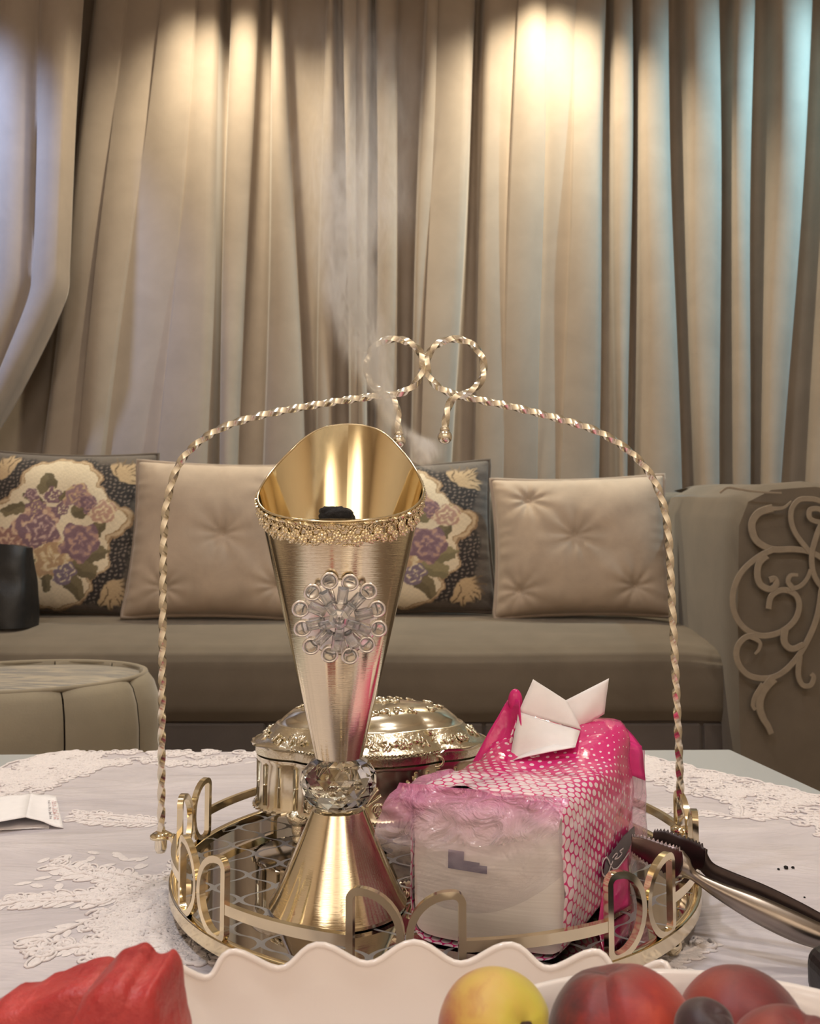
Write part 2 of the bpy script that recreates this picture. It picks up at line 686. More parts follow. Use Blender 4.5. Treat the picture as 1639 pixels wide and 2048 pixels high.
def curtain_panel(name, k0, k1, label):
    zt, zb = 3.25, 0.03
    z_top, z_bot = pix(820, 30, CY).z, pix(820, 850, CY).z
    xs_t = [pix(a, 30, CY).x for a, b, k in folds]
    xs_b = [pix(b, 850, CY).x for a, b, k in folds]
    cols = []
    for i in range(k0, k1):
        wdt = 0.5 * (xs_t[i + 1] - xs_t[i] + xs_b[i + 1] - xs_b[i])
        kind = folds[i][2]
        nb = 14 if kind == 'B' else 8
        amp = min(0.11, 0.62 * wdt) if kind == 'B' else 0.0
        for j in range(nb):
            t = 0.5 - 0.5 * math.cos(PI * j / nb)
            if kind == 'B':
                same = folds[i - 1][2] == 'B'
                d = amp * (4 * t * (1 - t)) ** 0.5
                if same or (i + 1 < len(folds) and folds[i + 1][2] == 'B'):
                    # soft sub-fold of a wider flat run
                    lo = 0.060
                    tl = 1.0 if not same else 0.0
                    d = lo + 0.015 * math.sin(PI * t)
                    if not same:
                        d *= min(1, (t / 0.16)) ** 0.5
                    if not (i + 1 < len(folds) and folds[i + 1][2] == 'B'):
                        d *= min(1, ((1 - t) / 0.16)) ** 0.5
            else:
                d = -0.085 * (4 * t * (1 - t)) ** 0.45
            cols.append((i, t, d))
    cols.append((k1 - 1, 1.0, 0.0))
    NZ = 44

    def fn(u, v):
        i, t, d = cols[int(round(u * (len(cols) - 1)))]
        z = zb + (zt - zb) * v
        q = (z - z_bot) / (z_top - z_bot)
        x0 = xs_b[i] + (xs_t[i] - xs_b[i]) * q
        x1 = xs_b[i + 1] + (xs_t[i + 1] - xs_b[i + 1]) * q
        x = x0 + (x1 - x0) * t
        pc = (i + t) * 1.7
        ph = i * 1.7
        x += 0.006 * math.sin(z * 2.3 + pc)
        a = 0.75 + 0.25 * math.sin(z * 1.3 + ph * 2.1)
        return (x, CY - d * a + 0.006 * math.sin(z * 3.1 + pc), z)
    o = MB().grid(fn, len(cols) - 1, NZ).build(name, 'curtain')
    md = o.modifiers.new('thick', 'SOLIDIFY'); md.thickness = 0.004; md.offset = -1
    return tag(o, label, 'curtain', 'taupe velvet curtains')


mid = [i for i, f in enumerate(folds) if f[0] == 797][0]
curtain_panel('velvet_curtain', 0, mid, 'taupe velvet curtain in vertical folds behind the floral cushions and the tied-back drape')
curtain_panel('velvet_curtain', mid, len(folds) - 1, 'taupe velvet curtain in vertical folds behind the plain tufted cushion and sofa arm with scrolls')
rod = thing('curtain_rail', (0, CY, 3.27), 'long curtain rail just under the ceiling above the velvet curtains', 'rail')
MB().tube([(-2.65, CY, 3.275), (2.65, CY, 3.275)], 0.012, 10).build('rail_bar', 'steel', rod)


def tied_drape():
    DY = 3.2
    edge = catmull([pix(u, v, DY) for u, v in ((172, -126), (163, 0), (150, 200), (142, 380), (136, 520), (127, 600), (62, 740), (0, 850), (-60, 935), (-75, 960), (-60, 1000), (-40, 1150), (-30, 1380), (-30, 1485))], 6)
    left = catmull([pix(u, v, DY) for u, v in ((-330, -126), (-330, 0), (-320, 200), (-310, 380), (-300, 520), (-290, 600), (-265, 740), (-235, 850), (-200, 935), (-190, 960), (-200, 1000), (-230, 1150), (-250, 1380), (-250, 1485))], 6)
    NS = 84
    n = len(edge) - 1

    def fn(u, v):
        a, b = edge[int(round(v * n))], left[int(round(v * n))]
        p = a.lerp(b, u)
        wdt = (a - b).length
        amp = 0.055 * min(1.0, 0.35 + wdt)
        s = u * 5.5 + 0.15 * math.sin(v * 7)
        d = amp * (abs(math.sin(PI * s)) ** 0.7) - 0.02 * u
        if u < 0.02:
            d = -0.02
        return (p.x, p.y - d, p.z)
    o = MB().grid(fn, NS, n, flip=True).build('tied_drape', 'curtain')
    md = o.modifiers.new('thick', 'SOLIDIFY'); md.thickness = 0.005
    tag(o, 'velvet drape gathered back to the side in front of the wide curtain', 'curtain', 'taupe velvet curtains')


tied_drape()

# ================================================================== SOFA
SX0, SX1 = -2.05, 0.80
seat_y0, seat_y1 = 2.13, 2.92
zf, zr, zu = pix(820, 1298, 2.15).z, pix(820, 1230, 2.75).z, pix(820, 1440, 2.17).z
sofa = thing('sofa', (-0.6, 2.6, 0), 'long taupe velvet sofa with pale scroll applique on its arm', 'sofa')


def seat_fn(u, v):
    x = SX0 + (SX1 + 0.11 - SX0) * u
    # profile around front lip
    prof = [(seat_y0 + 0.02, zu), (seat_y0 + 0.002, zu + 0.03), (seat_y0 - 0.004, (zu + zf) / 2), (seat_y0, zf - 0.035), (seat_y0 + 0.012, zf - 0.012), (seat_y0 + 0.045, zf + 0.004), (seat_y0 + 0.14, zf + 0.022),
            (seat_y0 + 0.3, zf + 0.040), (seat_y0 + 0.5, zr), (seat_y1, zr + 0.004)]
    k = v * (len(prof) - 1)
    i = min(int(k), len(prof) - 2); t = k - i
    y = prof[i][0] + (prof[i + 1][0] - prof[i][0]) * t
    z = prof[i][1] + (prof[i + 1][1] - prof[i][1]) * t
    e = sm(0.0, 0.14, (SX1 + 0.04 - x))
    if z > zf - 0.03:
        z -= (1 - e) * 0.012
    z += 0.004 * vnoise(x * 4, y * 4)
    return (x, y, z)


MB().grid(seat_fn, 90, 36).build('seat', 'sofa', sofa)
base = MB()
base.box((SX0, seat_y0 + 0.03, 0.02), (SX1 + 0.04, seat_y1, zu + 0.004)).build('base', 'sofa_dark', sofa, smooth=False)
xb = SX0
while xb < SX1:
    q = MB().box((xb + 0.004, seat_y0 + 0.018, 0.03), (min(xb + 0.56, SX1 + 0.03) - 0.004, seat_y0 + 0.032, zu - 0.006)).build('base_panel', 'sofa_dark', sofa, smooth=False)
    b = q.modifiers.new('bev', 'BEVEL'); b.width = 0.005; b.segments = 2
    xb += 0.56


def back_fn(u, v):
    x = SX0 + (SX1 + 0.25 - SX0) * u
    top = pix(820, 985, 3.0).z
    prof = [(2.90, 0.3), (2.90, 0.55), (2.93, 0.75), (2.95, top - 0.07), (2.965, top - 0.02), (3.0, top), (3.06, top), (3.11, top - 0.03), (3.13, top - 0.09), (3.13, 0.05)]
    k = v * (len(prof) - 1)
    i = min(int(k), len(prof) - 2); t = k - i
    return (x, prof[i][0] + (prof[i + 1][0] - prof[i][0]) * t, prof[i][1] + (prof[i + 1][1] - prof[i][1]) * t)


MB().grid(back_fn, 40, 27).build('backrest', 'sofa', sofa)


def arm(x_in, sgn, scrolls):
    """arm from the inner face x_in outwards; rounded top edge, front at y 2.02"""
    ztf, ztb = pix(1500, 966, 2.05).z, pix(1350, 976, 2.9).z
    wdt = 0.40
    NP = 40

    def fn(u, v):
        # u around section (inner bottom -> over top -> outer bottom), v front -> back
        y = 2.02 + 1.08 * v
        zt = ztf + (ztb - ztf) * sm(0, 0.9, v)
        xin = 0.0 + 0.085 * v + 0.05 * sm(0.55, 1.0, v)
        rr = 0.09
        pts = [(xin, 0.02), (xin - 0.006, 0.3), (xin - 0.004, 0.6), (xin + 0.005, zt - rr), (xin + 0.03, zt - 0.03), (xin + 0.09, zt), (0.2, zt + 0.008), (0.33, zt - 0.012), (0.385, zt - 0.05), (0.40, zt - 0.12), (0.40, 0.02)]
        k = u * (len(pts) - 1)
        i = min(int(k), len(pts) - 2); t = k - i
        px_ = pts[i][0] + (pts[i + 1][0] - pts[i][0]) * t
        pz_ = pts[i][1] + (pts[i + 1][1] - pts[i][1]) * t
        # roll the front edge in slightly
        s = 1 - 0.03 * (1 - sm(0, 0.06, v))
        px_ = 0.2 + (px_ - 0.2) * s
        pz_ = pz_ * (1 - 0.022 * (1 - sm(0, 0.05, v)))
        return (x_in + sgn * px_, y, pz_)
    a = MB().grid(fn, NP, 30, flip=(sgn < 0))
    # front closing panel
    rim = [fn(i / NP, 0) for i in range(NP + 1)]
    c = Vector((x_in + sgn * 0.2, 2.012, 0.45))
    a.add([c] + rim, [((0, i + 2, i + 1) if sgn > 0 else (0, i + 1, i + 2)) for i in range(NP)] + [((0, 1, NP + 1) if sgn > 0 else (0, NP + 1, 1))])
    o = a.build('arm', 'sofa', sofa)
    if not scrolls:
        return
    k = 3.251

    def P(x, y):
        return pix(1400 + x / k, 930 + y / k, 2.004)
    S = [([(470, 280), (380, 310), (335, 380), (350, 470), (400, 520), (480, 550), (600, 548), (700, 562), (780, 600), (850, 660)], (52, 34)),
         ([(470, 285), (540, 278), (590, 235)], (30, 10)),
         ([(900, 330), (850, 260), (777, 235), (720, 222), (640, 228), (592, 290), (590, 370), (620, 450), (680, 530), (715, 575)], (36, 34)),
         ([(840, 340), (777, 290), (712, 292), (712, 350), (777, 372), (830, 350)], (38, 30)),
         ([(830, 330), (777, 400), (740, 500), (722, 580), (727, 680), (760, 760), (820, 830)], (36, 36)),
         ([(470, 550), (370, 600), (270, 690), (220, 790), (207, 880), (222, 970), (272, 1050), (350, 1100), (430, 1110), (530, 1080), (610, 1010), (640, 920), (620, 850), (560, 815), (500, 822), (455, 860), (440, 935)], (38, 38)),
         ([(430, 590), (378, 640), (368, 720), (390, 780), (450, 808), (488, 780), (480, 742), (445, 748)], (44, 40)),
         ([(560, 815), (640, 790), (690, 740), (712, 680)], (30, 26)),
         ([(600, 805), (566, 760), (582, 718), (630, 716)], (40, 20)),
         ([(820, 700), (785, 800), (762, 950), (720, 1080), (640, 1230), (540, 1340), (440, 1385), (330, 1375), (260, 1320), (230, 1240), (242, 1170), (290, 1120), (350, 1108)], (38, 38)),
         ([(320, 1115), (380, 1150), (377, 1195), (350, 1228)], (34, 14)),
         ([(545, 1060), (540, 1150), (590, 1195), (665, 1165)], (50, 36)),
         ([(640, 1240), (630, 1360), (660, 1430), (710, 1430), (730, 1380), (712, 1355)], (36, 30)),
         ([(470, 1385), (400, 1470), (378, 1560), (400, 1640), (430, 1690), (455, 1745)], (60, 34)),
         ([(400, 1420), (350, 1500), (335, 1560), (350, 1590)], (30, 24)),
         ([(120, 182), (170, 150), (240, 158), (330, 172), (430, 180), (520, 184)], (16, 12))]
    for si, (pts, (w0, w1)) in enumerate(S):
        pl = [q - Vector((0, 0.0004 * si, 0)) for q in catmull([P(*p) for p in pts], 7)]
        n_ = len(pl)
        wd = [(w0 + (w1 - w0) * i / (n_ - 1)) / k / F * 2.05 for i in range(n_)]
        MB().ribbon(pl, wd, (0, -1, 0), 0.0010).build('applique_scroll', 'applique', o, smooth=False)


arm(SX1 - 0.005, 1, True)
arm(SX0 + 0.005, -1, False)


# ------------------------------------------------------------------ cushions
def paint_floral(X, Y):
    n = len(X)
    X0, Y0 = X, Y
    X = X0 + 0.016 * np.sin(Y0 * 19 + 1.3 * np.sin(X0 * 11)) + 0.008 * np.sin(X0 * 41 + Y0 * 37)
    Y = Y0 + 0.016 * np.sin(X0 * 21 + 1.1 * np.sin(Y0 * 13)) + 0.008 * np.sin(X0 * 43 - Y0 * 33)
    col = np.zeros((n, 3))

    def L(r, g, b):
        return np.array(s2l((r / 255, g / 255, b / 255)))

    def blend(mask, c):
        mask = np.clip(mask, 0, 1)[:, None]
        col[:] = col * (1 - mask) + c * mask

    def wob(f, ph):
        return np.sin(X * f + ph) * np.cos(Y * f * 1.13 - ph)
    col[:] = L(94, 84, 76)
    R = np.hypot(X, Y)
    # dark lattice field
    field = (np.abs(X) < 0.97) & (np.abs(Y) < 0.90)
    field_edge = np.maximum(np.abs(X) * 1.05, np.abs(Y) * 1.02) + 0.05 * np.sin(np.arctan2(Y, X) * 8)
    m = 1 / (1 + np.exp((field_edge - 0.89) * 90))
    blend(m, L(44, 38, 36))
    g = (np.sin((X + Y) * 60) * np.sin((X - Y) * 60))
    blend(m * (g > 0.45), L(122, 108, 98))
    # corner acanthus leaves
    for sx in (-1, 1):
        for sy in (-1, 1):
            for k in range(7):
                a = (k - 3) * 0.36 + math.pi / 4
                cx, cy = sx * 0.64, sy * 0.66
                dx, dy = (X - cx) * sx, (Y - cy) * sy
                rx = dx * math.cos(a) + dy * math.sin(a) - 0.15
                ry = -dx * math.sin(a) + dy * math.cos(a)
                q = (rx / 0.15) ** 2 + (ry / (0.048 * (1.2 - rx * 3))) ** 2
                blend(np.exp(-np.maximum(q - 0.8, 0) * 14) * m, L(190, 164, 128))
                blend((np.abs(ry) < 0.008) & (q < 0.7), L(112, 92, 68))
    # medallion
    def ell(cx, cy, rx, ry):
        return ((X - cx) / rx) ** 2 + ((Y - cy) / ry) ** 2 - 1
    d = np.minimum.reduce([ell(0, 0.56, 0.40, 0.30), ell(0, 0.12, 0.76, 0.27), ell(0, 0.0, 0.55, 0.62), ell(0, -0.66, 0.40, 0.28), ell(-0.42, -0.32, 0.2, 0.24), ell(0.42, -0.32, 0.2, 0.24), ell(-0.38, 0.36, 0.16, 0.16), ell(0.38, 0.36, 0.16, 0.16)])
    blend((d < 0.36), L(150, 122, 92))
    blend((d < 0.26), L(196, 172, 140))
    blend((d < 0.13), L(160, 132, 98))
    blend((d < 0.06), L(222, 206, 178))
    inside = d < 0.05

    def leaf(cx, cy, a, ln, wd, c):
        a = math.radians(a)
        rx = (X - cx) * math.cos(a) + (Y - cy) * math.sin(a)
        ry = -(X - cx) * math.sin(a) + (Y - cy) * math.cos(a)
        q = (rx / ln) ** 2 + (ry / (wd * (1 - 0.35 * rx / ln))) ** 2 + 0.12 * np.sin(rx * 70)
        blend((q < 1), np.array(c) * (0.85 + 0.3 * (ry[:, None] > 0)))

    def rose(cx, cy, r, c1, c2, c3):
        dx, dy = X - cx, Y - cy
        rr = np.hypot(dx, dy) / r
        th = np.arctan2(dy, dx)
        edge = 1 + 0.12 * np.sin(th * 5 + cx * 9)
        k = rr < edge
        spiral = np.sin(rr * 11 - th + np.sin(th * 5 + rr * 4) * 1.3) + 0.5 * np.sin(X * 70) * np.sin(Y * 64)
        blend(k, c1)
        blend(k * (spiral > 0.1), c2)
        blend(k * (spiral > 0.75), c3)
    ol, ol2 = L(112, 100, 74), L(134, 124, 92)
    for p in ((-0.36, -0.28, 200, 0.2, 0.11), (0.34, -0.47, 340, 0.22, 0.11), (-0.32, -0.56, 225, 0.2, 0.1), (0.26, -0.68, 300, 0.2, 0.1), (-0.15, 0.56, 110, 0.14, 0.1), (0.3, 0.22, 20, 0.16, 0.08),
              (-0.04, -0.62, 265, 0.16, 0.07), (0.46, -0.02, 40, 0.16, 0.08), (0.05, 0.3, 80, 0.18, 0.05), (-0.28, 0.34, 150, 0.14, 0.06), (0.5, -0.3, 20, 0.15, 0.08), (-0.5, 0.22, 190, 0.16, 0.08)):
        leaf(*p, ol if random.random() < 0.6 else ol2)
    pu1, pu2, pu3 = L(126, 98, 108), L(150, 120, 124), L(196, 168, 158)
    br1, br2, br3 = L(150, 112, 104), L(184, 148, 132), L(206, 176, 150)
    ye1, ye2, ye3 = L(182, 150, 116), L(206, 180, 140), L(222, 204, 170)
    rose(-0.50, -0.16, 0.19, br1, br2, br3)
    rose(0.02, -0.36, 0.24, ye1, ye2, ye3)
    rose(0.16, -0.54, 0.13, L(124, 108, 122), L(146, 130, 140), ye3)
    rose(-0.20, 0.02, 0.27, pu1, br2, br3)
    rose(-0.14, -0.02, 0.17, pu1, pu2, pu3)
    rose(0.30, -0.16, 0.22, pu1, pu2, br2)
    rose(-0.06, 0.38, 0.10, pu1, pu2, ye3)
    rose(0.05, 0.24, 0.08, pu1, pu2, ye3)
    rose(0.22, 0.40, 0.15, pu2, br2, ye2)
    rose(0.34, 0.30, 0.10, pu1, pu2, br2)
    rose(-0.30, 0.40, 0.08, pu1, pu2, pu3)
    rose(-0.22, 0.26, 0.09, pu2, pu1, ye2)
    rose(0.52, 0.2, 0.14, br2, br3, ye3)
    col[:] *= (0.94 + 0.06 * wob(90, 0.3))[:, None]
    return col


def cushion(name, center, w_, h_, t_, rot, label, group, front, piping, buttons=(), n=56, paint=False, plump=0.5):
    """buttons: list of (u, v) in -1..1; returns the thing"""
    rm = Matrix.Translation(center) @ Matrix.Rotation(rot[2], 4, 'Z') @ Matrix.Rotation(rot[0], 4, 'X') @ Matrix.Rotation(rot[1], 4, 'Y')
    root = thing(name, tuple(rm @ Vector((0, 0, -h_ / 2))), label, 'cushion', group)

    def outline(u, v):
        cx = 1 - 0.055 * (1 - v * v) * (u * u)
        cz = 1 - 0.055 * (1 - u * u) * (v * v)
        return (w_ / 2 * u * cx, h_ / 2 * v * cz)

    def fn(side):
        def g(a, b):
            u, v = 2 * a - 1, 2 * b - 1
            x, z = outline(u, v)
            th = t_ / 2 * (max(0, (1 - abs(u) ** 3.2) * (1 - abs(v) ** 3.2))) ** plump
            d = 0
            for (bu, bv) in buttons:
                ru, rv = (u - bu) * w_ / 2, (v - bv) * h_ / 2
                r = math.hypot(ru, rv)
                an = math.atan2(rv, ru)
                d += 0.034 * math.exp(-r / 0.028) + 0.006 * math.exp(-r / 0.05) * math.sin(an * 9) * min(1, r / 0.02)
            d += 0.005 * vnoise(u * 2.3 + center[0] * 9, v * 2.3, side) * (1 - max(abs(u), abs(v)) ** 4)
            e = max(abs(u), abs(v))
            d += 0.005 * sm(0.7, 0.97, e) * (1 - sm(0.97, 1.0, e)) * vnoise((u if abs(v) > abs(u) else v) * 9 + center[0] * 20, center[0] * 7, e)
            return rm @ Vector((x, -side * (th - (d if side > 0 else 0)), z))
        return g
    mb = MB().grid(fn(1), n, n)
    nfront = len(mb.v)
    cov = mb.build('cover', front, root)
    if paint:
        vs = [(2 * (k % (n + 1)) / n - 1, 2 * (k // (n + 1)) / n - 1) for k in range(nfront)]
        A = np.array(vs)
        cc = paint_floral(A[:, 0], A[:, 1])
        at = cov.data.color_attributes.new('Col', 'FLOAT_COLOR', 'POINT')
        at.data.foreach_set('color', np.c_[cc, np.ones(len(cc))].ravel())
    MB().grid(fn(-1), 20, 20, flip=True).build('back_cover', 'brown_velvet' if paint else front, root)
    pts = []
    for k in range(4):
        for i in range(24):
            s = 2 * i / 24 - 1
            u, v = [(s, -1), (1, s), (-s, 1), (-1, -s)][k]
            x, z = outline(u, v)
            pts.append(rm @ Vector((x, 0, z)))
    MB().tube(pts, 0.0075, 8, closed=True).build('piping', piping, root)
    for (bu, bv) in buttons:
        x, z = outline(bu, bv)
        th = t_ / 2 * (max(0, (1 - abs(bu) ** 3.2) * (1 - abs(bv) ** 3.2))) ** plump
        p = rm @ Vector((x, -(th - 0.036), z))
        MB().sphere(p, 0.0105, 14, 8, (1, 0.6, 1)).build('button', front, root)
    return root


def cush_from_px(u0, u1, v0, v1, y):
    a, b = pix(u0, v1, y), pix(u1, v0, y)
    return Vector(((a.x + b.x) / 2, y, (a.z + b.z) / 2)), b.x - a.x, b.z - a.z


c_, w_, h_ = cush_from_px(-50, 306, 900, 1234, 2.74)
cushion('floral_cushion', c_, w_, h_, 0.17, (math.radians(-9), math.radians(1.0), 0.02),
        'floral tapestry cushion with brown velvet border beside the black bag', 'floral tapestry cushions', 'tapestry', 'brown_velvet', n=170, paint=True)
c_, w_, h_ = cush_from_px(610, 985, 922, 1232, 2.76)
cushion('floral_cushion', c_, w_, h_, 0.17, (math.radians(-10), math.radians(-2.0), -0.05),
        'floral tapestry cushion standing behind the gold incense burner', 'floral tapestry cushions', 'tapestry', 'brown_velvet', n=170, paint=True)
c_, w_, h_ = cush_from_px(256, 655, 920, 1240, 2.60)
cushion('tufted_cushion', c_, w_, h_, 0.20, (math.radians(-10), math.radians(1.2), 0.0),
        'plain beige velvet cushion with buttons leaning between the two floral cushions', 'beige velvet cushions', 'beige', 'beige_piping', buttons=((0.0, 0.0), (-0.56, -0.66), (0.56, 0.62), (0.56, -0.62)), n=80)
c_, w_, h_ = cush_from_px(986, 1330, 950, 1236, 2.62)
cushion('tufted_cushion', c_, w_, h_, 0.20, (math.radians(-10), math.radians(-1.0), -0.10),
        'plain beige velvet cushion with deep button tuft leaning beside the scrolled sofa arm', 'beige velvet cushions', 'beige', 'beige_piping', buttons=((-0.07, 0.08), (-0.58, 0.62), (0.56, -0.62), (-0.72, -0.66)), n=80)

# ------------------------------------------------------------------ black bag on the sofa
bag = thing('leather_bag', tuple(pix(-60, 1254, 2.36)), 'black leather bag standing on the sofa seat beside a floral cushion', 'bag')
ba, bb = pix(-190, 1256, 2.36), pix(56, 1096, 2.36)


def bag_fn(u, v):
    a = 2 * PI * u
    cx, cz = math.copysign(abs(math.cos(a)) ** 0.35, math.cos(a)), math.copysign(abs(math.sin(a)) ** 0.35, math.sin(a))
    z = ba.z + (bb.z - ba.z) * v
    ww = (bb.x - ba.x) / 2 * (1 - 0.05 * v + 0.02 * math.sin(v * 5))
    dd = 0.075 * (1 - 0.55 * v * v)
    return ((ba.x + bb.x) / 2 + cx * ww, 2.40 + cz * dd + 0.01 * vnoise(cx * 2, v * 4), z + 0.012 * math.sin(cx * 3) * v)


MB().grid(bag_fn, 60, 20).build('body', 'black', bag)
topring = [bag_fn(i / 60, 1) for i in range(60)]
MB().add(topring, [tuple(range(60))]).build('top_flap', 'black', bag)

# ================================================================== OTTOMAN
oc = pix(35, 1345, 1.56)
OX, OY, OZ = oc.x, oc.y, oc.z
ot = thing('ottoman', (OX, OY, 0), 'round beige velvet ottoman with ribbed sides and grey streaked top', 'ottoman')
NSEG = 10
R0 = 0.262
oprof = [(0.955, 0.06), (0.985, 0.10), (1.0, 0.20), (1.005, 0.30), (0.995, OZ - 0.09), (0.975, OZ - 0.05), (0.94, OZ - 0.022), (0.895, OZ - 0.006), (0.86, OZ - 0.004), (0.855, OZ - 0.02)]
off = math.radians(-90 + 6)
for k in range(NSEG):
    a0 = off + k * 2 * PI / NSEG
    a1 = a0 + 2 * PI / NSEG

    def rf(a, z, a0=a0, a1=a1):
        t = (a - a0) / (a1 - a0)
        return 0.955 + 0.045 * (max(0, 4 * t * (1 - t))) ** 0.38
    MB().lathe([(r * R0, z) for r, z in oprof], 18, (OX, OY, 0), a0 + 0.006, a1 - 0.006, rf).build('side_panel', 'ottoman', ot)
MB().lathe([(0.9 * R0, 0.02), (0.9 * R0, OZ - 0.03)], 48, (OX, OY, 0)).build('core', 'sofa_dark', ot)


def mat_ottop():
    t = NT('streaked_velvet_top')
    f = t.noise(t.obj((1.0, 6, 1)), 9, 5, 0.6, 1.5)
    t.col(t.ramp(f, 0.42, 0.58, C(104, 102, 100), C(160, 148, 128)))
    t.set(Roughness=0.6)
    t.b.inputs['Sheen Weight'].default_value = 0.3
    t.bump(f, 0.2, 0.004)
    return t.m


MB().lathe([(0.862 * R0, OZ - 0.022), (0.855 * R0, OZ - 0.012), (0.6 * R0, OZ - 0.006), (0.3 * R0, OZ - 0.004), (0.001, OZ - 0.004)], 64, (OX, OY, 0)).build('top_inlay', mat_ottop(), ot)
MB().tube([(OX + 0.872 * R0 * math.cos(2 * PI * i / 64), OY + 0.872 * R0 * math.sin(2 * PI * i / 64), OZ - 0.006) for i in range(64)], 0.005, 8, closed=True).build('top_piping', 'ottoman', ot)
MB().tube([(OX + 0.985 * R0 * math.cos(2 * PI * i / 64), OY + 0.985 * R0 * math.sin(2 * PI * i / 64), 0.085) for i in range(64)], 0.007, 8, closed=True).build('bottom_piping', 'ottoman', ot)
for k in range(4):
    a = PI / 4 + k * PI / 2
    MB().lathe([(0.018, 0.0), (0.024, 0.06)], 16, (OX + 0.19 * math.cos(a), OY + 0.19 * math.sin(a), 0)).build('foot', 'steel_dark', ot)

# ================================================================== TABLE
FR = pixz(1460, 1498, TZ); FL = pixz(-160, 1509, TZ)
NR = FR + (pixz(1639, 1580, TZ) - FR).normalized() * 1.02
NL = Vector((FL.x - 0.02, NR.y, TZ))
tab = thing('coffee_table', (0, 0.65, 0), 'low pale grey lacquered coffee table under the white lace cloth', 'table')
tt = MB()
cs = [FL, FR, NR, NL]
vs = [Vector((p.x, p.y, TZ)) for p in cs] + [Vector((p.x, p.y, TZ - 0.035)) for p in cs]
tt.add(vs, [(3, 2, 1, 0), (4, 5, 6, 7), (0, 1, 5, 4), (1, 2, 6, 5), (2, 3, 7, 6), (3, 0, 4, 7)])
o = tt.build('table_top', 'table', tab, smooth=False)
b = o.modifiers.new('bev', 'BEVEL'); b.width = 0.004; b.segments = 3
ctr = (FL + FR + NR + NL) / 4
for p in cs:
    q = ctr.lerp(p, 0.88)
    o = MB().box((q.x - 0.03, q.y - 0.03, 0), (q.x + 0.03, q.y + 0.03, TZ - 0.035)).build('leg', 'table', tab, smooth=False)

# ------------------------------------------------------------------ lace tablecloth
cl = thing('lace_tablecloth', (0, 0.6, TZ), 'white sheer tablecloth with raised lace flowers and scalloped edge', 'tablecloth')
far_y = lambda x: FL.y + (FR.y - FL.y) * (x - FL.x) / (FR.x - FL.x)
edge_px_r = [(1270, 1516), (1330, 1527), (1400, 1545), (1520, 1571), (1639, 1600), (1800, 1650)]
edge_px_l = [(-150, 1600), (-60, 1562), (0, 1541), (60, 1522), (135, 1506)]
er = [pixz(u, v, TZ) for u, v in edge_px_r]
el = [pixz(u, v, TZ) for u, v in edge_px_l]


def scallop(pts, amp, step):
    out = []
    acc = 0
    for i in range(len(pts) - 1):
        a, b = pts[i], pts[i + 1]
        n = max(2, int((b - a).length / 0.004))
        nr = Vector((-(b - a).y, (b - a).x, 0)).normalized()
        for k in range(n):
            p = a.lerp(b, k / n)
            s = acc + (b - a).length * k / n
            out.append(p + nr * amp * (abs(math.sin(PI * s / step)) + 0.35 * abs(math.sin(PI * s / step * 3.1))))
        acc += (b - a).length
    return out


fx0, fx1 = el[-1].x, er[0].x
fy = lambda x: far_y(x) + 0.001
far_line = [Vector((fx0 + (fx1 - fx0) * k / 40, far_y(fx0 + (fx1 - fx0) * k / 40) - 0.002, TZ)) for k in range(1, 40)]
border = scallop(el, 0.008, 0.045) + far_line + scallop(er, 0.008, 0.045)
xr, xl = er[-1].x, el[0].x
outer = border + [Vector((xr - 0.01, 0.45, TZ)), Vector((NR.x - 0.03, 0.05, TZ)), Vector((NL.x + 0.04, 0.05, TZ)), Vector((xl, 0.6, TZ))]
zc = TZ + 0.0012
mb = MB()
bm = bmesh.new()
fv = [bm.verts.new((p.x, p.y, zc)) for p in outer]
bm.faces.new(fv)
bmesh.ops.triangulate(bm, faces=bm.faces[:])
bmesh.ops.recalc_face_normals(bm, faces=bm.faces[:])
me = bpy.data.meshes.new('cloth')
bm.to_mesh(me); bm.free()
if me.polygons[0].normal.z < 0:
    me.flip_normals()
me.materials.append(M['cloth'])
co = bpy.data.objects.new('cloth', me); COL.objects.link(co); put(co, cl)
# part that hangs over the far edge
MB().grid(lambda u, v: (fx0 + (fx1 - fx0) * u, far_y(fx0 + (fx1 - fx0) * u) + 0.004 - 0.006 * (1 - sm(0, 0.15, v)) + 0.006 * math.sin(u * 60) * v, zc - 0.07 * max(0, v - 0.06)), 80, 8).build('hanging_edge', 'cloth', cl)

# lace: raised cord scrolls and petals
lace = MB()


def cord(pts, r, z0=None):
    z0 = zc if z0 is None else z0
    pts = [Vector((p[0], p[1], z0 + r * 0.45)) for p in pts]
    lace.tube(pts, r, 5, prof=[(0.9, 0), (0.28, 0.95), (-0.5, 0.6), (-0.5, -0.6), (0.28, -0.95)], caps=True)


def curl(x, y, a, s, turns=1.2, r=0.0016):
    sg = random.choice((-1, 1))
    pts = []
    n = 13
    for i in range(n + 1):
        t = i / n
        rr = s * (1 - 0.75 * t)
        an = a + sg * turns * 2 * PI * t
        pts.append((x + math.cos(an) * rr, y + math.sin(an) * rr))
    cord(pts, r)


def petal(x, y, a, ln, wd, r=0.0014):
    pts = []
    for i in range(11):
        t = 2 * PI * i / 10
        px_, py_ = ln / 2 * (1 - math.cos(t)), wd / 2 * math.sin(t)
        pts.append((x + px_ * math.cos(a) - py_ * math.sin(a), y + px_ * math.sin(a) + py_ * math.cos(a)))
    cord(pts, r)


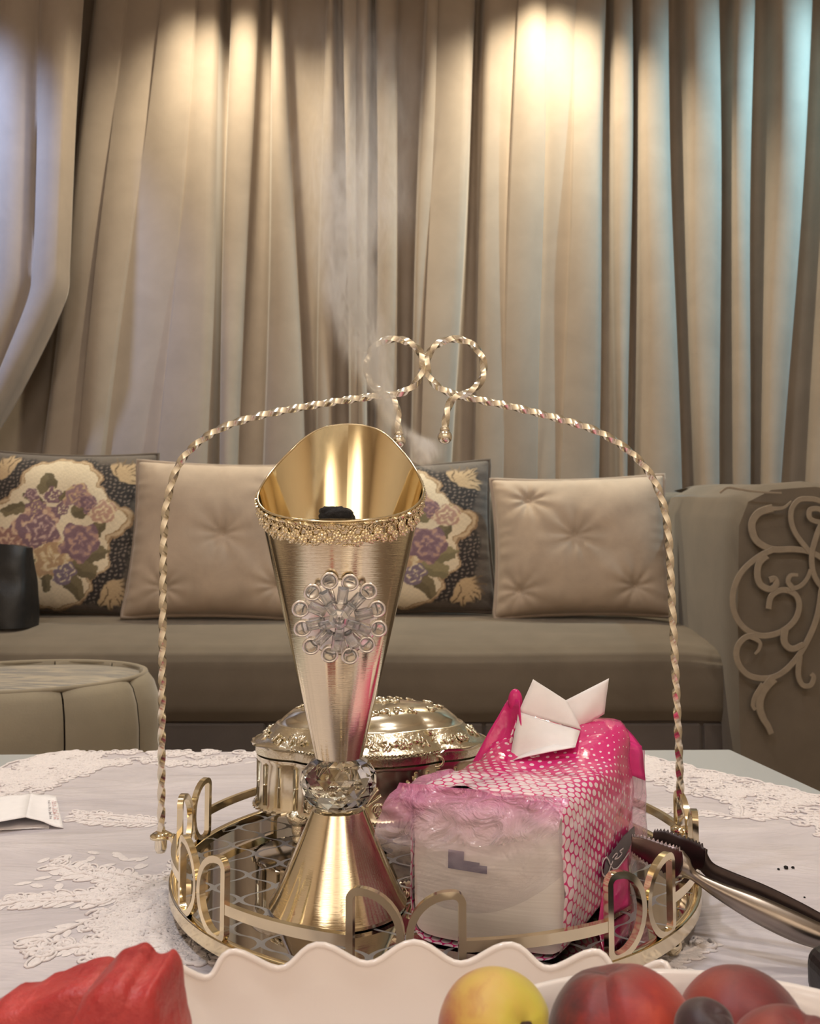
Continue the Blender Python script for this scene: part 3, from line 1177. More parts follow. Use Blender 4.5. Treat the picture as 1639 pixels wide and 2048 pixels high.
def pad(x, y, a, ln, wd):
    """solid leaf of stitched thread"""
    n = 8
    vs_ = [(x + ln / 2 * math.cos(a), y + ln / 2 * math.sin(a), zc + 0.0016)]
    for i in range(n):
        t = 2 * PI * i / n
        px_, py_ = ln / 2 * (1 - math.cos(t)), wd / 2 * math.sin(t)
        vs_.append((x + px_ * math.cos(a) - py_ * math.sin(a), y + px_ * math.sin(a) + py_ * math.cos(a), zc + 0.0003))
    lace.add(vs_, [(0, i + 1, (i + 1) % n + 1) for i in range(n)])


def flower(x, y, s, n=5):
    a0 = random.random() * 6
    for k in range(n):
        a = a0 + 2 * PI * k / n
        petal(x + s * 0.2 * math.cos(a), y + s * 0.2 * math.sin(a), a, s, s * 0.72, 0.0013)
        pad(x + s * 0.3 * math.cos(a), y + s * 0.3 * math.sin(a), a, s * 0.7, s * 0.42)


def branch(x, y, a, ln, bend, s):
    n = 12
    pts = []
    for i in range(n + 1):
        t = i / n
        an = a + bend * t
        pts.append((x, y)); x += math.cos(an) * ln / n; y += math.sin(an) * ln / n
    cord(pts, 0.0016)
    for i in range(1, n + 1):
        an = a + bend * i / n
        for sg in (-1, 1):
            k = s * (0.6 + 0.6 * random.random())
            pad(pts[i][0], pts[i][1], an + sg * (0.7 + 0.3 * random.random()), k, k * 0.42)
            if random.random() < 0.6:
                petal(pts[i][0], pts[i][1], an + sg * 0.9, k * 1.1, k * 0.55, 0.0011)
    curl(pts[-1][0], pts[-1][1], a + bend, s * 0.7)


def band(pts, width, n):
    for _ in range(n):
        k = random.random() * (len(pts) - 1)
        i = int(k)
        p = pts[i].lerp(pts[i + 1], k - i)
        d = (pts[i + 1] - pts[i]).normalized()
        nr = Vector((d.y, -d.x, 0))
        q = p + nr * width * random.random()
        c_ = random.random()
        if c_ < 0.4:
            curl(q.x, q.y, random.random() * 6.28, 0.006 + 0.008 * random.random())
        elif c_ < 0.7:
            flower(q.x, q.y, 0.009 + 0.006 * random.random(), random.choice((4, 5, 6)))
        else:
            pad(q.x, q.y, random.random() * 6.28, 0.018, 0.008)


band(er, 0.10, 300)
band(el, 0.11, 240)
band([Vector((p.x, p.y, TZ)) for p in [el[-1]] + far_line[::6] + [er[0]]], 0.07, 330)
cord([(p.x, p.y) for p in scallop(el, 0.008, 0.045)], 0.0018)
cord([(p.x, p.y) for p in scallop(er, 0.008, 0.045)], 0.0018)


def motif(u, v, spec):
    c0 = pixz(u, v, TZ)
    for (a, ln, bend, s) in spec:
        branch(c0.x, c0.y, math.radians(a), ln, bend, s)


motif(345, 1790, ((178, 0.13, 0.5, 0.016), (200, 0.12, -0.5, 0.016), (160, 0.13, -0.3, 0.016), (135, 0.10, 0.6, 0.014), (222, 0.11, 0.4, 0.015), (110, 0.09, -0.6, 0.014), (245, 0.09, 0.9, 0.014)))
motif(370, 1880, ((180, 0.09, 0.6, 0.014), (205, 0.08, -0.6, 0.013), (235, 0.08, 0.4, 0.013), (265, 0.06, 0.5, 0.012)))
motif(330, 1650, ((150, 0.10, 0.5, 0.014), (185, 0.09, -0.5, 0.013)))
motif(640, 1960, ((200, 0.05, 0.6, 0.012), (150, 0.04, 0.6, 0.012), (330, 0.05, 0.4, 0.011)))
motif(1290, 1925, ((10, 0.05, 0.6, 0.012), (-25, 0.04, -0.6, 0.011), (40, 0.04, 0.6, 0.011)))
motif(1480, 1640, ((30, 0.12, 0.4, 0.014), (10, 0.12, -0.4, 0.013), (150, 0.09, 0.5, 0.012), (60, 0.07, 0.5, 0.012)))
for _ in range(150):
    q = pixz(random.uniform(190, 420), random.uniform(1760, 1930), TZ)
    (curl if random.random() < 0.6 else lambda x, y, a, s: flower(x, y, s))(q.x, q.y, random.random() * 6.28, 0.006 + 0.005 * random.random())
for _ in range(60):
    q = pixz(random.uniform(60, 400), random.uniform(1700, 1800), TZ)
    pad(q.x, q.y, random.random() * 6.28, 0.014, 0.007)
lo = lace.build('lace_applique', 'lace', cl)
lo['kind'] = 'stuff'


def inst(name, me, parent, m4):
    o = bpy.data.objects.new(name, me)
    COL.objects.link(o)
    l_, r_, s_ = m4.decompose()
    o.location, o.rotation_euler, o.scale = l_, r_.to_euler(), s_
    if parent is not None:
        put(o, parent)
    return o


def mesh_only(mb, name, m, smooth=True):
    o = mb.build(name, m, smooth=smooth)
    me = o.data
    bpy.data.objects.remove(o)
    return me


def frame(p, xa, ya, za, s=1.0):
    m = Matrix.Identity(4)
    for i in range(3):
        m[i][0], m[i][1], m[i][2], m[i][3] = xa[i] * s, ya[i] * s, za[i] * s, p[i]
    return m


# ================================================================== TRAY
TX, TY, TR = 0.018, 0.667, 0.200
tray = thing('mirror_tray', (TX, TY, TZ), 'round gold tray with mirrored lattice base, looped gallery and twisted arch handle', 'tray')
MB().lathe([(0.001, DZ), (TR - 0.005, DZ)], 96, (TX, TY, 0)).build('mirror_disc', 'mirror', tray)
MB().lathe([(0.001, DZ - 0.004), (TR - 0.005, DZ - 0.004)], 96, (TX, TY, 0)).build('disc_backing', 'steel_dark', tray)
rt, rb_ = DZ + 0.003, DZ - 0.0055
MB().lathe([(TR - 0.006, DZ - 0.004), (TR - 0.006, rt), (TR - 0.005, rt + 0.0006), (TR - 0.001, rt + 0.0006), (TR, rt), (TR, rb_), (TR - 0.001, rb_ - 0.0006), (TR - 0.006, rb_)], 128, (TX, TY, 0)).build('rim_ring', 'gold', tray, smooth='auto')


def tp(th, z, r=TR - 0.003):
    """th in degrees, 0 towards the camera, positive to the right"""
    a = math.radians(th)
    return Vector((TX + r * math.sin(a), TY - r * math.cos(a), z))


SQ = [(1, 1), (-1, 1), (-1, -1), (1, -1)]
LW, LH = 0.031, 0.047
deg = 180 / PI / (TR - 0.003)
for k in range(8):
    th0 = -6 + 45 * k
    for sg in (-1, 1):
        path = []
        for i in range(8):
            path.append((LW, 0.004 + (LH - 0.008) * i / 7))
        cxr = 0.012
        for i in range(1, 5):
            a = i / 4 * PI / 2
            path.append((LW - 0.005 + 0.005 * math.cos(a), LH - 0.005 + 0.005 * math.sin(a)))
        for i in range(0, 17):
            a = PI / 2 + PI * i / 16
            path.append((LW - 0.006 + (LW - 0.008) * math.cos(a), LH / 2 + LH / 2 * math.sin(a)))
        for i in range(0, 4):
            a = -PI / 2 + i / 4 * PI / 2
            path.append((LW - 0.005 + 0.005 * math.cos(a), 0.005 + 0.005 * math.sin(a)))
        pts = [tp(th0 + sg * (s + 0.0005) * deg, rt + 0.0005 + h) for s, h in path]
        MB().tube(pts, 0.0021, closed=True, prof=SQ, up=(0, 0, 1)).build('gallery_loop', 'gold', tray, smooth='auto')
    a0, a1 = th0 + (LW + 0.001) * deg, th0 + 45 - (LW + 0.001) * deg
    MB().tube([tp(a0 + (a1 - a0) * i / 16, rt + 0.020) for i in range(17)], 0.0024, prof=[(1.3, 0.8), (-1.3, 0.8), (-1.3, -0.8), (1.3, -0.8)]).build('gallery_rail', 'gold', tray, smooth='auto')
for th in (-39, 51, 141, 231):
    p = tp(th, 0, TR - 0.008)
    f_ = MB().sphere((p.x, p.y, TZ + 0.0086), 0.0070, 20, 14).build('ball_foot', 'gold', tray)
    MB().lathe([(0.003, TZ + 0.0125), (0.003, rb_ + 0.001)], 12, (p.x, p.y, 0)).build('foot_stem', 'gold', f_)

# twisted arch handle
HY = TY
hl = [(322, 1672), (323, 1500), (325, 1250), (328, 1060), (338, 985), (360, 925), (400, 882), (455, 851), (520, 831), (600, 815), (680, 802), (745, 793), (800, 786), (830, 768), (845, 735), (838, 702), (815, 684), (788, 678), (758, 686), (739, 708), (733, 737), (742, 765), (764, 785), (785, 798), (794, 822), (797, 868)]
hr = [(1362, 1660), (1357, 1500), (1343, 1200), (1335, 1060), (1318, 985), (1290, 935), (1250, 896), (1195, 863), (1130, 841), (1030, 815), (940, 796), (890, 782), (862, 760), (853, 732), (860, 703), (882, 684), (912, 678), (942, 688), (962, 712), (967, 742), (957, 768), (932, 787), (906, 797), (894, 822), (889, 860)]
for pts_px, sgn in ((hl, 1), (hr, -1)):
    n_ = len(pts_px)
    raw = []
    for i, (u, v) in enumerate(pts_px):
        t = i / (n_ - 1)
        yo = -0.0045 * sm(0.62, 0.9, t) * 1.6 + 0.0015
        raw.append(pix(u, v, HY + yo))
    path = catmull(raw, 9)
    # resample evenly
    L = [0.0]
    for a, b in zip(path, path[1:]):
        L.append(L[-1] + (b - a).length)
    tot = L[-1]
    N_ = int(tot / 0.0016)
    res = []
    j = 0
    for i in range(N_ + 1):
        s = tot * i / N_
        while j < len(L) - 2 and L[j + 1] < s:
            j += 1
        t = (s - L[j]) / max(1e-9, L[j + 1] - L[j])
        res.append(path[j].lerp(path[j + 1], min(1, t)))
    h = MB().tube(res, 0.0032, twist=105 * sgn, prof=[(1, 0), (0.56, 0.56), (0, 1), (-0.56, 0.56), (-1, 0), (-0.56, -0.56), (0, -1), (0.56, -0.56)], up=(0, 1, 0)).build('handle_arch', 'gold_wire', tray, smooth='auto')
    e = res[-1]
    MB().sphere((e.x, e.y, e.z - 0.0055), 0.0060, 20, 14).build('handle_ball', 'gold_wire', h)
    MB().lathe([(0.0034, -0.001), (0.0042, 0.0), (0.0034, 0.002)], 16, (e.x, e.y, e.z)).build('handle_collar', 'gold_wire', h)
    ft = res[0]
    MB().lathe([(0.001, 0.0035), (0.0045, 0.0035), (0.0085, 0.0012), (0.0085, -0.0012), (0.001, -0.0012)], 20, (ft.x, ft.y, ft.z)).build('handle_washer', 'gold', tray)
    MB().lathe([(0.0048, -0.0012), (0.0048, -0.009), (0.0036, -0.0125), (0.001, -0.0135)], 14, (ft.x, ft.y, ft.z)).build('handle_bolt', 'gold_wire', tray)
    x0 = TX - sgn * (TR - 0.003)
    MB().tube([(ft.x, ft.y, ft.z), ((ft.x + x0) / 2, ft.y, ft.z - 0.0008), (x0, ft.y, rt + 0.001)], 0.0022, prof=[(0.7, 2), (-0.7, 2), (-0.7, -2), (0.7, -2)], up=(0, 0, 1)).build('handle_bracket', 'gold', tray, smooth='auto')

# ================================================================== INCENSE BURNER
BX, BY = -0.0493, 0.583


def ZP(v, y=BY):
    return pix(820, v, y).z


zb1, zc1, zside = ZP(1617), ZP(1513), ZP(988)
burner = thing('incense_burner', (BX, BY, DZ), 'tall gold cone incense burner with crystal ball neck and jewelled flower', 'incense burner')
rb1 = 0.0182
H1 = zb1 - DZ
prof = [(0.044, DZ + 0.0004), (0.0468, DZ + 0.0008), (0.0472, DZ + 0.003)]
for i in range(1, 13):
    t = i / 12
    prof.append((0.0466 + (rb1 - 0.0466) * (t ** 0.93), DZ + 0.003 + (H1 - 0.003) * t))
prof += [(rb1 - 0.002, zb1 + 0.001), (0.010, zb1 + 0.001)]
MB().lathe(prof, 96, (BX, BY, 0)).build('base_cone', 'burner_gold', burner, smooth='auto')
# faceted crystal ball
cb = MB()
rows = [(0.0125, 0.0), (0.0205, 0.12), (0.0258, 0.32), (0.0272, 0.5), (0.0258, 0.68), (0.0205, 0.88), (0.0125, 1.0)]
nf = 12
vs_, fs_ = [], []
zc0, zc9 = zb1 + 0.0004, zc1 + 0.0012
for j, (r, t) in enumerate(rows):
    for i in range(nf):
        a = 2 * PI * (i + 0.5 * (j % 2)) / nf
        vs_.append((BX + r * math.cos(a), BY + r * math.sin(a), zc0 + (zc9 - zc0) * t))
for j in range(len(rows) - 1):
    for i in range(nf):
        a, b = j * nf + i, j * nf + (i + 1) % nf
        c, d = a + nf, b + nf
        if j % 2 == 0:
            fs_ += [(a, b, c), (b, d, c)]
        else:
            fs_ += [(a, d, c), (a, b, d)]
fs_.append(tuple(range(nf - 1, -1, -1)))
fs_.append(tuple((len(rows) - 1) * nf + i for i in range(nf)))
cb.add(vs_, fs_).build('crystal_ball', 'crystal', burner, smooth=False)

RB, RT_ = 0.0163, 0.0591


def cup_r(z):
    return RB + (RT_ - RB) * (z - zc1) / (zside - zc1)


RIM = [(0, 843), (15, 850), (27, 869), (42, 905), (60, 944), (75, 970), (90, 990), (120, 1021), (150, 1037), (180, 1042)]


def cup_top(ph):
    # ph = 0 at the back (away from the camera)
    d = abs((math.degrees(ph) + 180) % 360 - 180)
    for k in range(len(RIM) - 1):
        if RIM[k][0] <= d <= RIM[k + 1][0]:
            break
    p = [RIM[abs(k - 1)] if k else (-15, 850), RIM[k], RIM[k + 1], RIM[k + 2] if k + 2 < len(RIM) else (210, 1037)]
    t = (d - p[1][0]) / (p[2][0] - p[1][0])
    hh = p[2][0] - p[1][0]
    m1 = (p[2][1] - p[0][1]) / (p[2][0] - p[0][0]) * hh
    m2 = (p[3][1] - p[1][1]) / (p[3][0] - p[1][0]) * hh
    v = (2 * t ** 3 - 3 * t * t + 1) * p[1][1] + (t ** 3 - 2 * t * t + t) * m1 + (-2 * t ** 3 + 3 * t * t) * p[2][1] + (t ** 3 - t * t) * m2
    return ZP(v, BY + 0.060 * math.cos(math.radians(d)))


def cup_pt(ph, z, dr=0.0):
    r = cup_r(z) + dr
    return Vector((BX + r * math.sin(ph), BY + r * math.cos(ph), z))


MB().grid(lambda u, v: cup_pt(2 * PI * u, zc1 + (cup_top(2 * PI * u) - zc1) * v), 128, 30, flip=True).build('cup', 'burner_gold', burner)
MB().grid(lambda u, v: cup_pt(2 * PI * u, zc1 + (cup_top(2 * PI * u) - zc1) * v, -0.0011), 128, 30).build('cup_lining', 'lining_gold', burner)
MB().tube([cup_pt(2 * PI * i / 128, cup_top(2 * PI * i / 128), -0.0005) for i in range(128)], 0.0009, 8, closed=True).build('rim_bead', 'gold', burner)
MB().lathe([(0.001, zc1 + 0.0005), (RB, zc1 + 0.0005)], 32, (BX, BY, 0)).build('cup_floor', 'burner_gold', burner)
# coal tray inside
zco = ZP(1046, BY)
MB().lathe([(0.001, zco - 0.004), (cup_r(zco) - 0.004, zco - 0.004), (cup_r(zco) - 0.0018, zco)], 48, (BX, BY, 0)).build('coal_plate', 'silver', burner)

# rim trim: rope edge and rosettes on the front half
tr_pts = []
for i in range(201):
    ph = PI + math.radians(-118 + 236 * i / 200)
    z = cup_top(ph) - 0.0022
    tr_pts.append(cup_pt(ph, z, 0.0012))
trim = MB().tube(tr_pts, 0.0013, twist=1500, prof=[(1, 0), (0.3, 0.3), (0, 1), (-0.3, 0.3), (-1, 0), (-0.3, -0.3), (0, -1), (0.3, -0.3)]).build('rim_rope', 'gold', burner, smooth='auto')
ro = MB()
for k in range(5):
    a = 2 * PI * k / 5
    ro.sphere((0.0017 * math.cos(a), 0.0017 * math.sin(a), 0.0004), 0.0014, 8, 5, (1, 1, 0.7))
ro.sphere((0, 0, 0.0011), 0.0012, 8, 6)
ro.tube([(0.0024 * math.cos(2 * PI * i / 16), 0.0024 * math.sin(2 * PI * i / 16), 0.0002) for i in range(16)], 0.0006, 5, closed=True)
rose_me = mesh_only(ro, 'rosette', 'gold')
lf = MB()
lf.sphere((0.0016, 0, 0.0003), 0.0022, 8, 5, (1, 0.42, 0.3))
lf.sphere((-0.0008, 0.0012, 0.0003), 0.0016, 8, 5, (0.45, 1, 0.3))
lf.tube(catmull([(0.002, -0.001, 0.0004), (0.0005, -0.002, 0.0006), (-0.001, -0.001, 0.0006), (-0.0005, 0.0003, 0.0006)], 4), 0.00045, 5)
leaf_me = mesh_only(lf, 'leaf', 'gold')


def on_cup(ph, z, spin, s, dr=0.0008):
    p = cup_pt(ph, z, dr)
    sl = (RT_ - RB) / (zside - zc1)
    nrm = Vector((math.sin(ph), math.cos(ph), -sl)).normalized()
    xa = Vector((math.cos(ph), -math.sin(ph), 0))
    ya = nrm.cross(xa).normalized()
    x2 = xa * math.cos(spin) + ya * math.sin(spin)
    y2 = nrm.cross(x2)
    return frame(p, x2, y2, nrm, s)


for i in range(46):
    ph = PI + math.radians(-116 + 232 * (i + 0.5) / 46)
    zt = cup_top(ph)
    zz = zt - 0.0085 - (0.0035 if i % 2 else 0.0) + random.uniform(-0.0008, 0.0008)
    inst('rosette', rose_me, trim, on_cup(ph, zz, random.random() * 6, 0.95 + 0.4 * random.random()))
    inst('leaf', leaf_me, trim, on_cup(ph + 0.03, zt - 0.0052, random.random() * 6, 1.0))
    inst('leaf', leaf_me, trim, on_cup(ph - 0.02, zt - 0.0135 - 0.0015 * math.sin(i), random.random() * 6, 0.9))

# jewelled flower brooch on the front of the cup
zbr = ZP(1236, BY - 0.04)
phb = PI + math.atan2(BX, BY) * -1.0
phb = math.atan2(-BX, -BY)            # direction from the axis to the camera
Mb = on_cup(phb, zbr, 0, 1.0, 0.003)
brooch = MB().lathe([(0.001, 0.002), (0.010, 0.0014), (0.024, 0.0000), (0.0255, -0.0008), (0.0255, -0.0016)], 36).build('brooch_plate', 'bright_silver')
brooch.matrix_world = Mb
l_, r_, s_ = Mb.decompose(); brooch.location, brooch.rotation_euler = l_, r_.to_euler()
put(brooch, burner)
lp = MB()
lp.tube([(0.0050 * math.cos(2 * PI * i / 24), 0.0050 * math.sin(2 * PI * i / 24), 0.0) for i in range(24)], 0.0009, 7, closed=True)
lp.tube([(-0.0052, 0, -0.0002), (-0.013, 0, 0.0006)], 0.0010, 6)
loop_me = mesh_only(lp, 'petal_loop', 'bright_silver')
drop_me = mesh_only(MB().sphere((0, 0, 0), 0.0042, 14, 8, (1, 1, 0.55)), 'glass_drop', 'glass_bead')
gm = MB()
gv = []
for (r, z) in ((0.0, -0.001), (1.0, 0.0), (0.62, 0.0022), (0.0, 0.0026)):
    pass
ga = [(-0.0062, -0.0036), (0.0062, -0.0036), (0.0062, 0.0036), (-0.0062, 0.0036)]
gm.add([(x, y, 0) for x, y in ga] + [(x * 0.62, y * 0.55, 0.0026) for x, y in ga] + [(x * 0.5, y * 0.5, -0.001) for x, y in ga],
       [(0, 1, 5, 4), (1, 2, 6, 5), (2, 3, 7, 6), (3, 0, 4, 7), (4, 5, 6, 7), (1, 0, 8, 9), (2, 1, 9, 10), (3, 2, 10, 11), (0, 3, 11, 8), (11, 10, 9, 8)])
gem_me = mesh_only(gm, 'crystal_stone', 'glass_bead', smooth=False)


def on_brooch(r, a, z, spin, s=1.0):
    return Mb @ Matrix.Translation((r * math.cos(a), r * math.sin(a), z)) @ Matrix.Rotation(spin, 4, 'Z') @ Matrix.Diagonal((s, s, s, 1))


for k in range(12):
    a = 2 * PI * (k + 0.5) / 12
    inst('petal_loop', loop_me, brooch, on_brooch(0.0250 + 0.0012 * (k % 2), a, 0.0012, a))
    inst('glass_drop', drop_me, brooch, on_brooch(0.0250 + 0.0012 * (k % 2), a, 0.0014, a))
for k in range(10):
    a = 2 * PI * k / 10 + 0.2
    inst('crystal_stone', gem_me, brooch, on_brooch(0.0160, a, 0.0032, a, 0.95))
for k in range(5):
    a = 2 * PI * k / 5 + 0.3
    inst('crystal_stone', gem_me, brooch, on_brooch(0.0085, a, 0.0058, a, 0.85))
cen = MB()
rowsc = [(0.0001, 0.0045), (0.0042, 0.0036), (0.0064, 0.0010), (0.0064, -0.001)]
cen.lathe(rowsc, 8)
center_me = mesh_only(cen, 'center_crystal', 'glass_bead', smooth=False)
inst('center_crystal', center_me, brooch, on_brooch(0.002, -1.2, 0.0080, 0.2))

# charcoal resting on the coal plate
cpt = Vector((pix(674, 1028, BY).x, BY - 0.006, zco))


def coal_fn(u, v):
    a, t = 2 * PI * u, PI * v
    r = 1 + 0.22 * vnoise(math.cos(a) * 1.6, math.sin(a) * 1.6, t) + 0.12 * vnoise(math.cos(a) * 6, math.sin(a) * 6, t * 4)
    f = lambda q: math.copysign(abs(q) ** 0.7, q)
    return (cpt.x + 0.0125 * r * f(math.sin(t)) * f(math.cos(a)), cpt.y + 0.010 * r * f(math.sin(t)) * f(math.sin(a)), cpt.z + 0.0045 + 0.0062 * r * f(math.cos(t)))


tag(MB().grid(coal_fn, 32, 18, flip=True).build('charcoal_piece', 'charcoal'), 'black charcoal lump inside the gold incense burner cup', 'charcoal')

# ================================================================== JEWELLERY CASKET
JX, JY = -0.036, 0.752
casket = thing('trinket_box', (JX, JY, DZ), 'oval silver trinket box with embossed domed lid and scroll feet', 'box')


def jr(a):
    """star-shaped outline: broad middle with two end lobes"""
    ca, sa = math.cos(a), math.sin(a)
    best = 0
    r = 1 / math.sqrt((ca / 0.083) ** 2 + (sa / 0.070) ** 2)
    best = r
    for cx in (-0.060, 0.060):
        R_ = 0.0445
        bq = ca * cx
        d = bq * bq - cx * cx + R_ * R_
        if d > 0:
            best = max(best, bq + math.sqrt(d))
    return best


NA = 144
outl = [(jr(2 * PI * i / NA)) for i in range(NA)]
outl = [0.25 * outl[i - 1] + 0.5 * outl[i] + 0.25 * outl[(i + 1) % NA] for i in range(NA)]


def jring(s, z):
    return [Vector((JX + outl[i] * s * math.cos(2 * PI * i / NA), JY + outl[i] * s * math.sin(2 * PI * i / NA), z)) for i in range(NA)]


def jloft(levels, cap=True):
    mb = MB()
    vs_, fs_ = [], []
    for s, z in levels:
        vs_ += jring(s, z)
    for j in range(len(levels) - 1):
        for i in range(NA):
            a, b = j * NA + i, j * NA + (i + 1) % NA
            fs_.append((a, b, b + NA, a + NA))
    return mb.add(vs_, fs_)


zj0 = pix(780, 1652, 0.685).z
zj1 = pix(780, 1540, 0.680).z
zj9 = pix(765, 1403, JY).z


def mat_emboss(name, scale, strength):
    t = NT(name)
    t.set(Metallic=1.0, Roughness=0.17)
    t.col(C(232, 224, 202))
    nd = t.n('ShaderNodeTexVoronoi', feature='SMOOTH_F1')
    nd.inputs['Scale'].default_value = scale
    t.l(t.obj(), nd.inputs['Vector'])
    f = t.math('ADD', nd.outputs['Distance'], t.math('MULTIPLY', t.noise(t.obj(), scale * 2.2, 3, 0.5, 2.0), 0.7))
    t.bump(f, strength, 0.0016)
    return t.m


M['emboss'] = mat_emboss('embossed_silver', 210, 0.55)
M['emboss_soft'] = mat_emboss('embossed_lid_silver', 150, 0.28)
jloft([(0.2, zj0), (0.95, zj0), (0.985, zj0 + 0.002), (0.955, zj0 + 0.006), (0.95, zj1 - 0.006), (0.965, zj1 - 0.004), (0.965, zj1 - 0.001), (0.93, zj1 - 0.0006)]).build('body', 'silver', casket, smooth='auto')
HL = zj9 - zj1
lid = jloft([(0.955, zj1), (0.975, zj1 + 0.001), (0.975, zj1 + 0.007), (0.995, zj1 + 0.009), (0.98, zj1 + 0.0115), (0.93, zj1 + 0.0135), (0.86, zj1 + 0.0195), (0.80, zj1 + 0.0255)]).build('lid', 'emboss_soft', casket, smooth='auto')
jloft([(0.80, zj1 + 0.0255), (0.77, zj1 + 0.0262), (0.74, zj1 + 0.030), (0.66, zj1 + 0.0365), (0.52, zj1 + 0.0405), (0.34, zj1 + 0.0425), (0.15, zj1 + 0.0435), (0.01, zj1 + 0.0437)]).build('dome', 'silver', lid)
MB().tube(jring(1.0, zj1 + 0.0095), 0.0016, twist=1300, closed=True, prof=[(1, 0), (0.35, 0.35), (0, 1), (-0.35, 0.35), (-1, 0), (-0.35, -0.35), (0, -1), (0.35, -0.35)]).build('rope_edge', 'silver', lid, smooth='auto')
MB().tube(jring(0.985, zj0 + 0.0018), 0.0019, twist=1100, closed=True, prof=[(1, 0), (0.35, 0.35), (0, 1), (-0.35, 0.35), (-1, 0), (-0.35, -0.35), (0, -1), (0.35, -0.35)]).build('rope_base', 'silver', casket, smooth='auto')
# applied ornaments
rose_s = mesh_only(MB().add([v for v in rose_me.vertices and [tuple(q.co) for q in rose_me.vertices]], [tuple(p.vertices) for p in rose_me.polygons]), 'blossom', 'silver')
leaf_s = mesh_only(MB().add([tuple(q.co) for q in leaf_me.vertices], [tuple(p.vertices) for p in leaf_me.polygons]), 'leaf_ornament', 'silver')


def lid_pt(a, s):
    """point and normal on the lid cove"""
    lv = [(0.98, zj1 + 0.0115), (0.93, zj1 + 0.0135), (0.86, zj1 + 0.0195), (0.80, zj1 + 0.0255), (0.74, zj1 + 0.030), (0.66, zj1 + 0.0365), (0.52, zj1 + 0.0405), (0.34, zj1 + 0.0425), (0.0, zj1 + 0.0437)]
    r = outl[int(round(a / (2 * PI) * NA)) % NA]
    for (s0, z0), (s1, z1) in zip(lv, lv[1:]):
        if s0 >= s >= s1:
            t = (s0 - s) / (s0 - s1)
            z = z0 + (z1 - z0) * t
            sl = (z1 - z0) / ((s0 - s1) * r)
            break
    p = Vector((JX + r * s * math.cos(a), JY + r * s * math.sin(a), z))
    n_ = Vector((math.cos(a) * sl, math.sin(a) * sl, 1)).normalized()
    return p, n_


def on_lid(a, s, spin, sc):
    p, n_ = lid_pt(a, s)
    xa = Vector((-math.sin(a), math.cos(a), 0))
    ya = n_.cross(xa).normalized()
    x2 = xa * math.cos(spin) + ya * math.sin(spin)
    return frame(p, x2, n_.cross(x2), n_, sc)


for k in range(26):
    a = 2 * PI * (k + 0.5) / 26
    if k % 3 == 0:
        inst('blossom', rose_s, lid, on_lid(a, 0.885, k, 1.5))
        inst('leaf_ornament', leaf_s, lid, on_lid(a + 0.06, 0.89, 0.0, 1.9))
        inst('leaf_ornament', leaf_s, lid, on_lid(a - 0.06, 0.89, PI, 1.9))
    else:
        inst('leaf_ornament', leaf_s, lid, on_lid(a, 0.87 + 0.03 * math.sin(k), random.random() * 6, 2.0))
        inst('leaf_ornament', leaf_s, lid, on_lid(a + 0.08, 0.90, random.random() * 6, 1.8))
for k in range(22):
    a = 2 * PI * k / 22
    inst('leaf_ornament', leaf_s, lid, on_lid(a, 0.56 + 0.03 * math.cos(a * 4), a * 3, 2.0))
for (x_, y_, s_) in ((0, 0, 3.2), (-0.012, 0.003, 2.0), (0.012, -0.002, 2.0), (0.022, 0.001, 1.6), (-0.022, 0.0, 1.6)):
    inst('blossom', rose_s, lid, Matrix.Translation((JX + x_, JY + y_, zj1 + 0.043)) @ Matrix.Diagonal((s_, s_, s_, 1)))
# pilasters and scrolls on the body
rib = mesh_only(MB().tube([(0, 0, 0), (0, 0, 1)], 0.0016, 8), 'pilaster', 'silver')
for k in range(40):
    a = 2 * PI * k / 40
    if 200 < math.degrees(a) < 340 and 235 < math.degrees(a) < 305:
        continue
    r = outl[int(round(k / 40 * NA)) % NA] * 0.955
    inst('pilaster', rib, casket, Matrix.Translation((JX + r * math.cos(a), JY + r * math.sin(a), zj0 + 0.006)) @ Matrix.Diagonal((1, 1, zj1 - zj0 - 0.012, 1)))


def body_pt(u, w_):
    """u metres to the right along the front, w_ metres up from the base"""
    a = -PI / 2 + u / 0.072
    r = outl[int(round((a % (2 * PI)) / (2 * PI) * NA)) % NA] * 0.952
    return Vector((JX + r * math.cos(a), JY + r * math.sin(a) - 0.001, zj0 + 0.005 + w_))


for cx in (0.0, 0.022, -0.022, 0.044, -0.044):
    pal = MB()
    if cx in (0.0, 0.044, -0.044):
        for k in range(7):
            a = math.radians(30 + 20 * k)
            ln = 0.021 - 0.004 * abs(k - 3) / 3
            pal.tube(catmull([body_pt(cx, 0.010), body_pt(cx + 0.5 * ln * math.cos(a), 0.010 + 0.55 * ln * math.sin(a)), body_pt(cx + ln * math.cos(a) * 0.95, 0.010 + ln * math.sin(a))], 4), 0.0013, 6, scale=[0.5, 0.6, 0.7, 0.8, 0.9, 1.0, 1.2, 1.3, 1.2])
    for sg in (-1, 1):
        sp_ = []
        for i in range(22):
            t = i / 21
            an = -PI / 2 + sg * t * 3.6 * PI / 1.6
            rr = 0.0062 * (1 - 0.78 * t)
            sp_.append(body_pt(cx + sg * 0.009 + rr * math.cos(an) * 1.0, 0.0075 + rr * math.sin(an)))
        pal.tube(sp_, 0.0011, 6)
    pal.build('palmette', 'silver', casket)
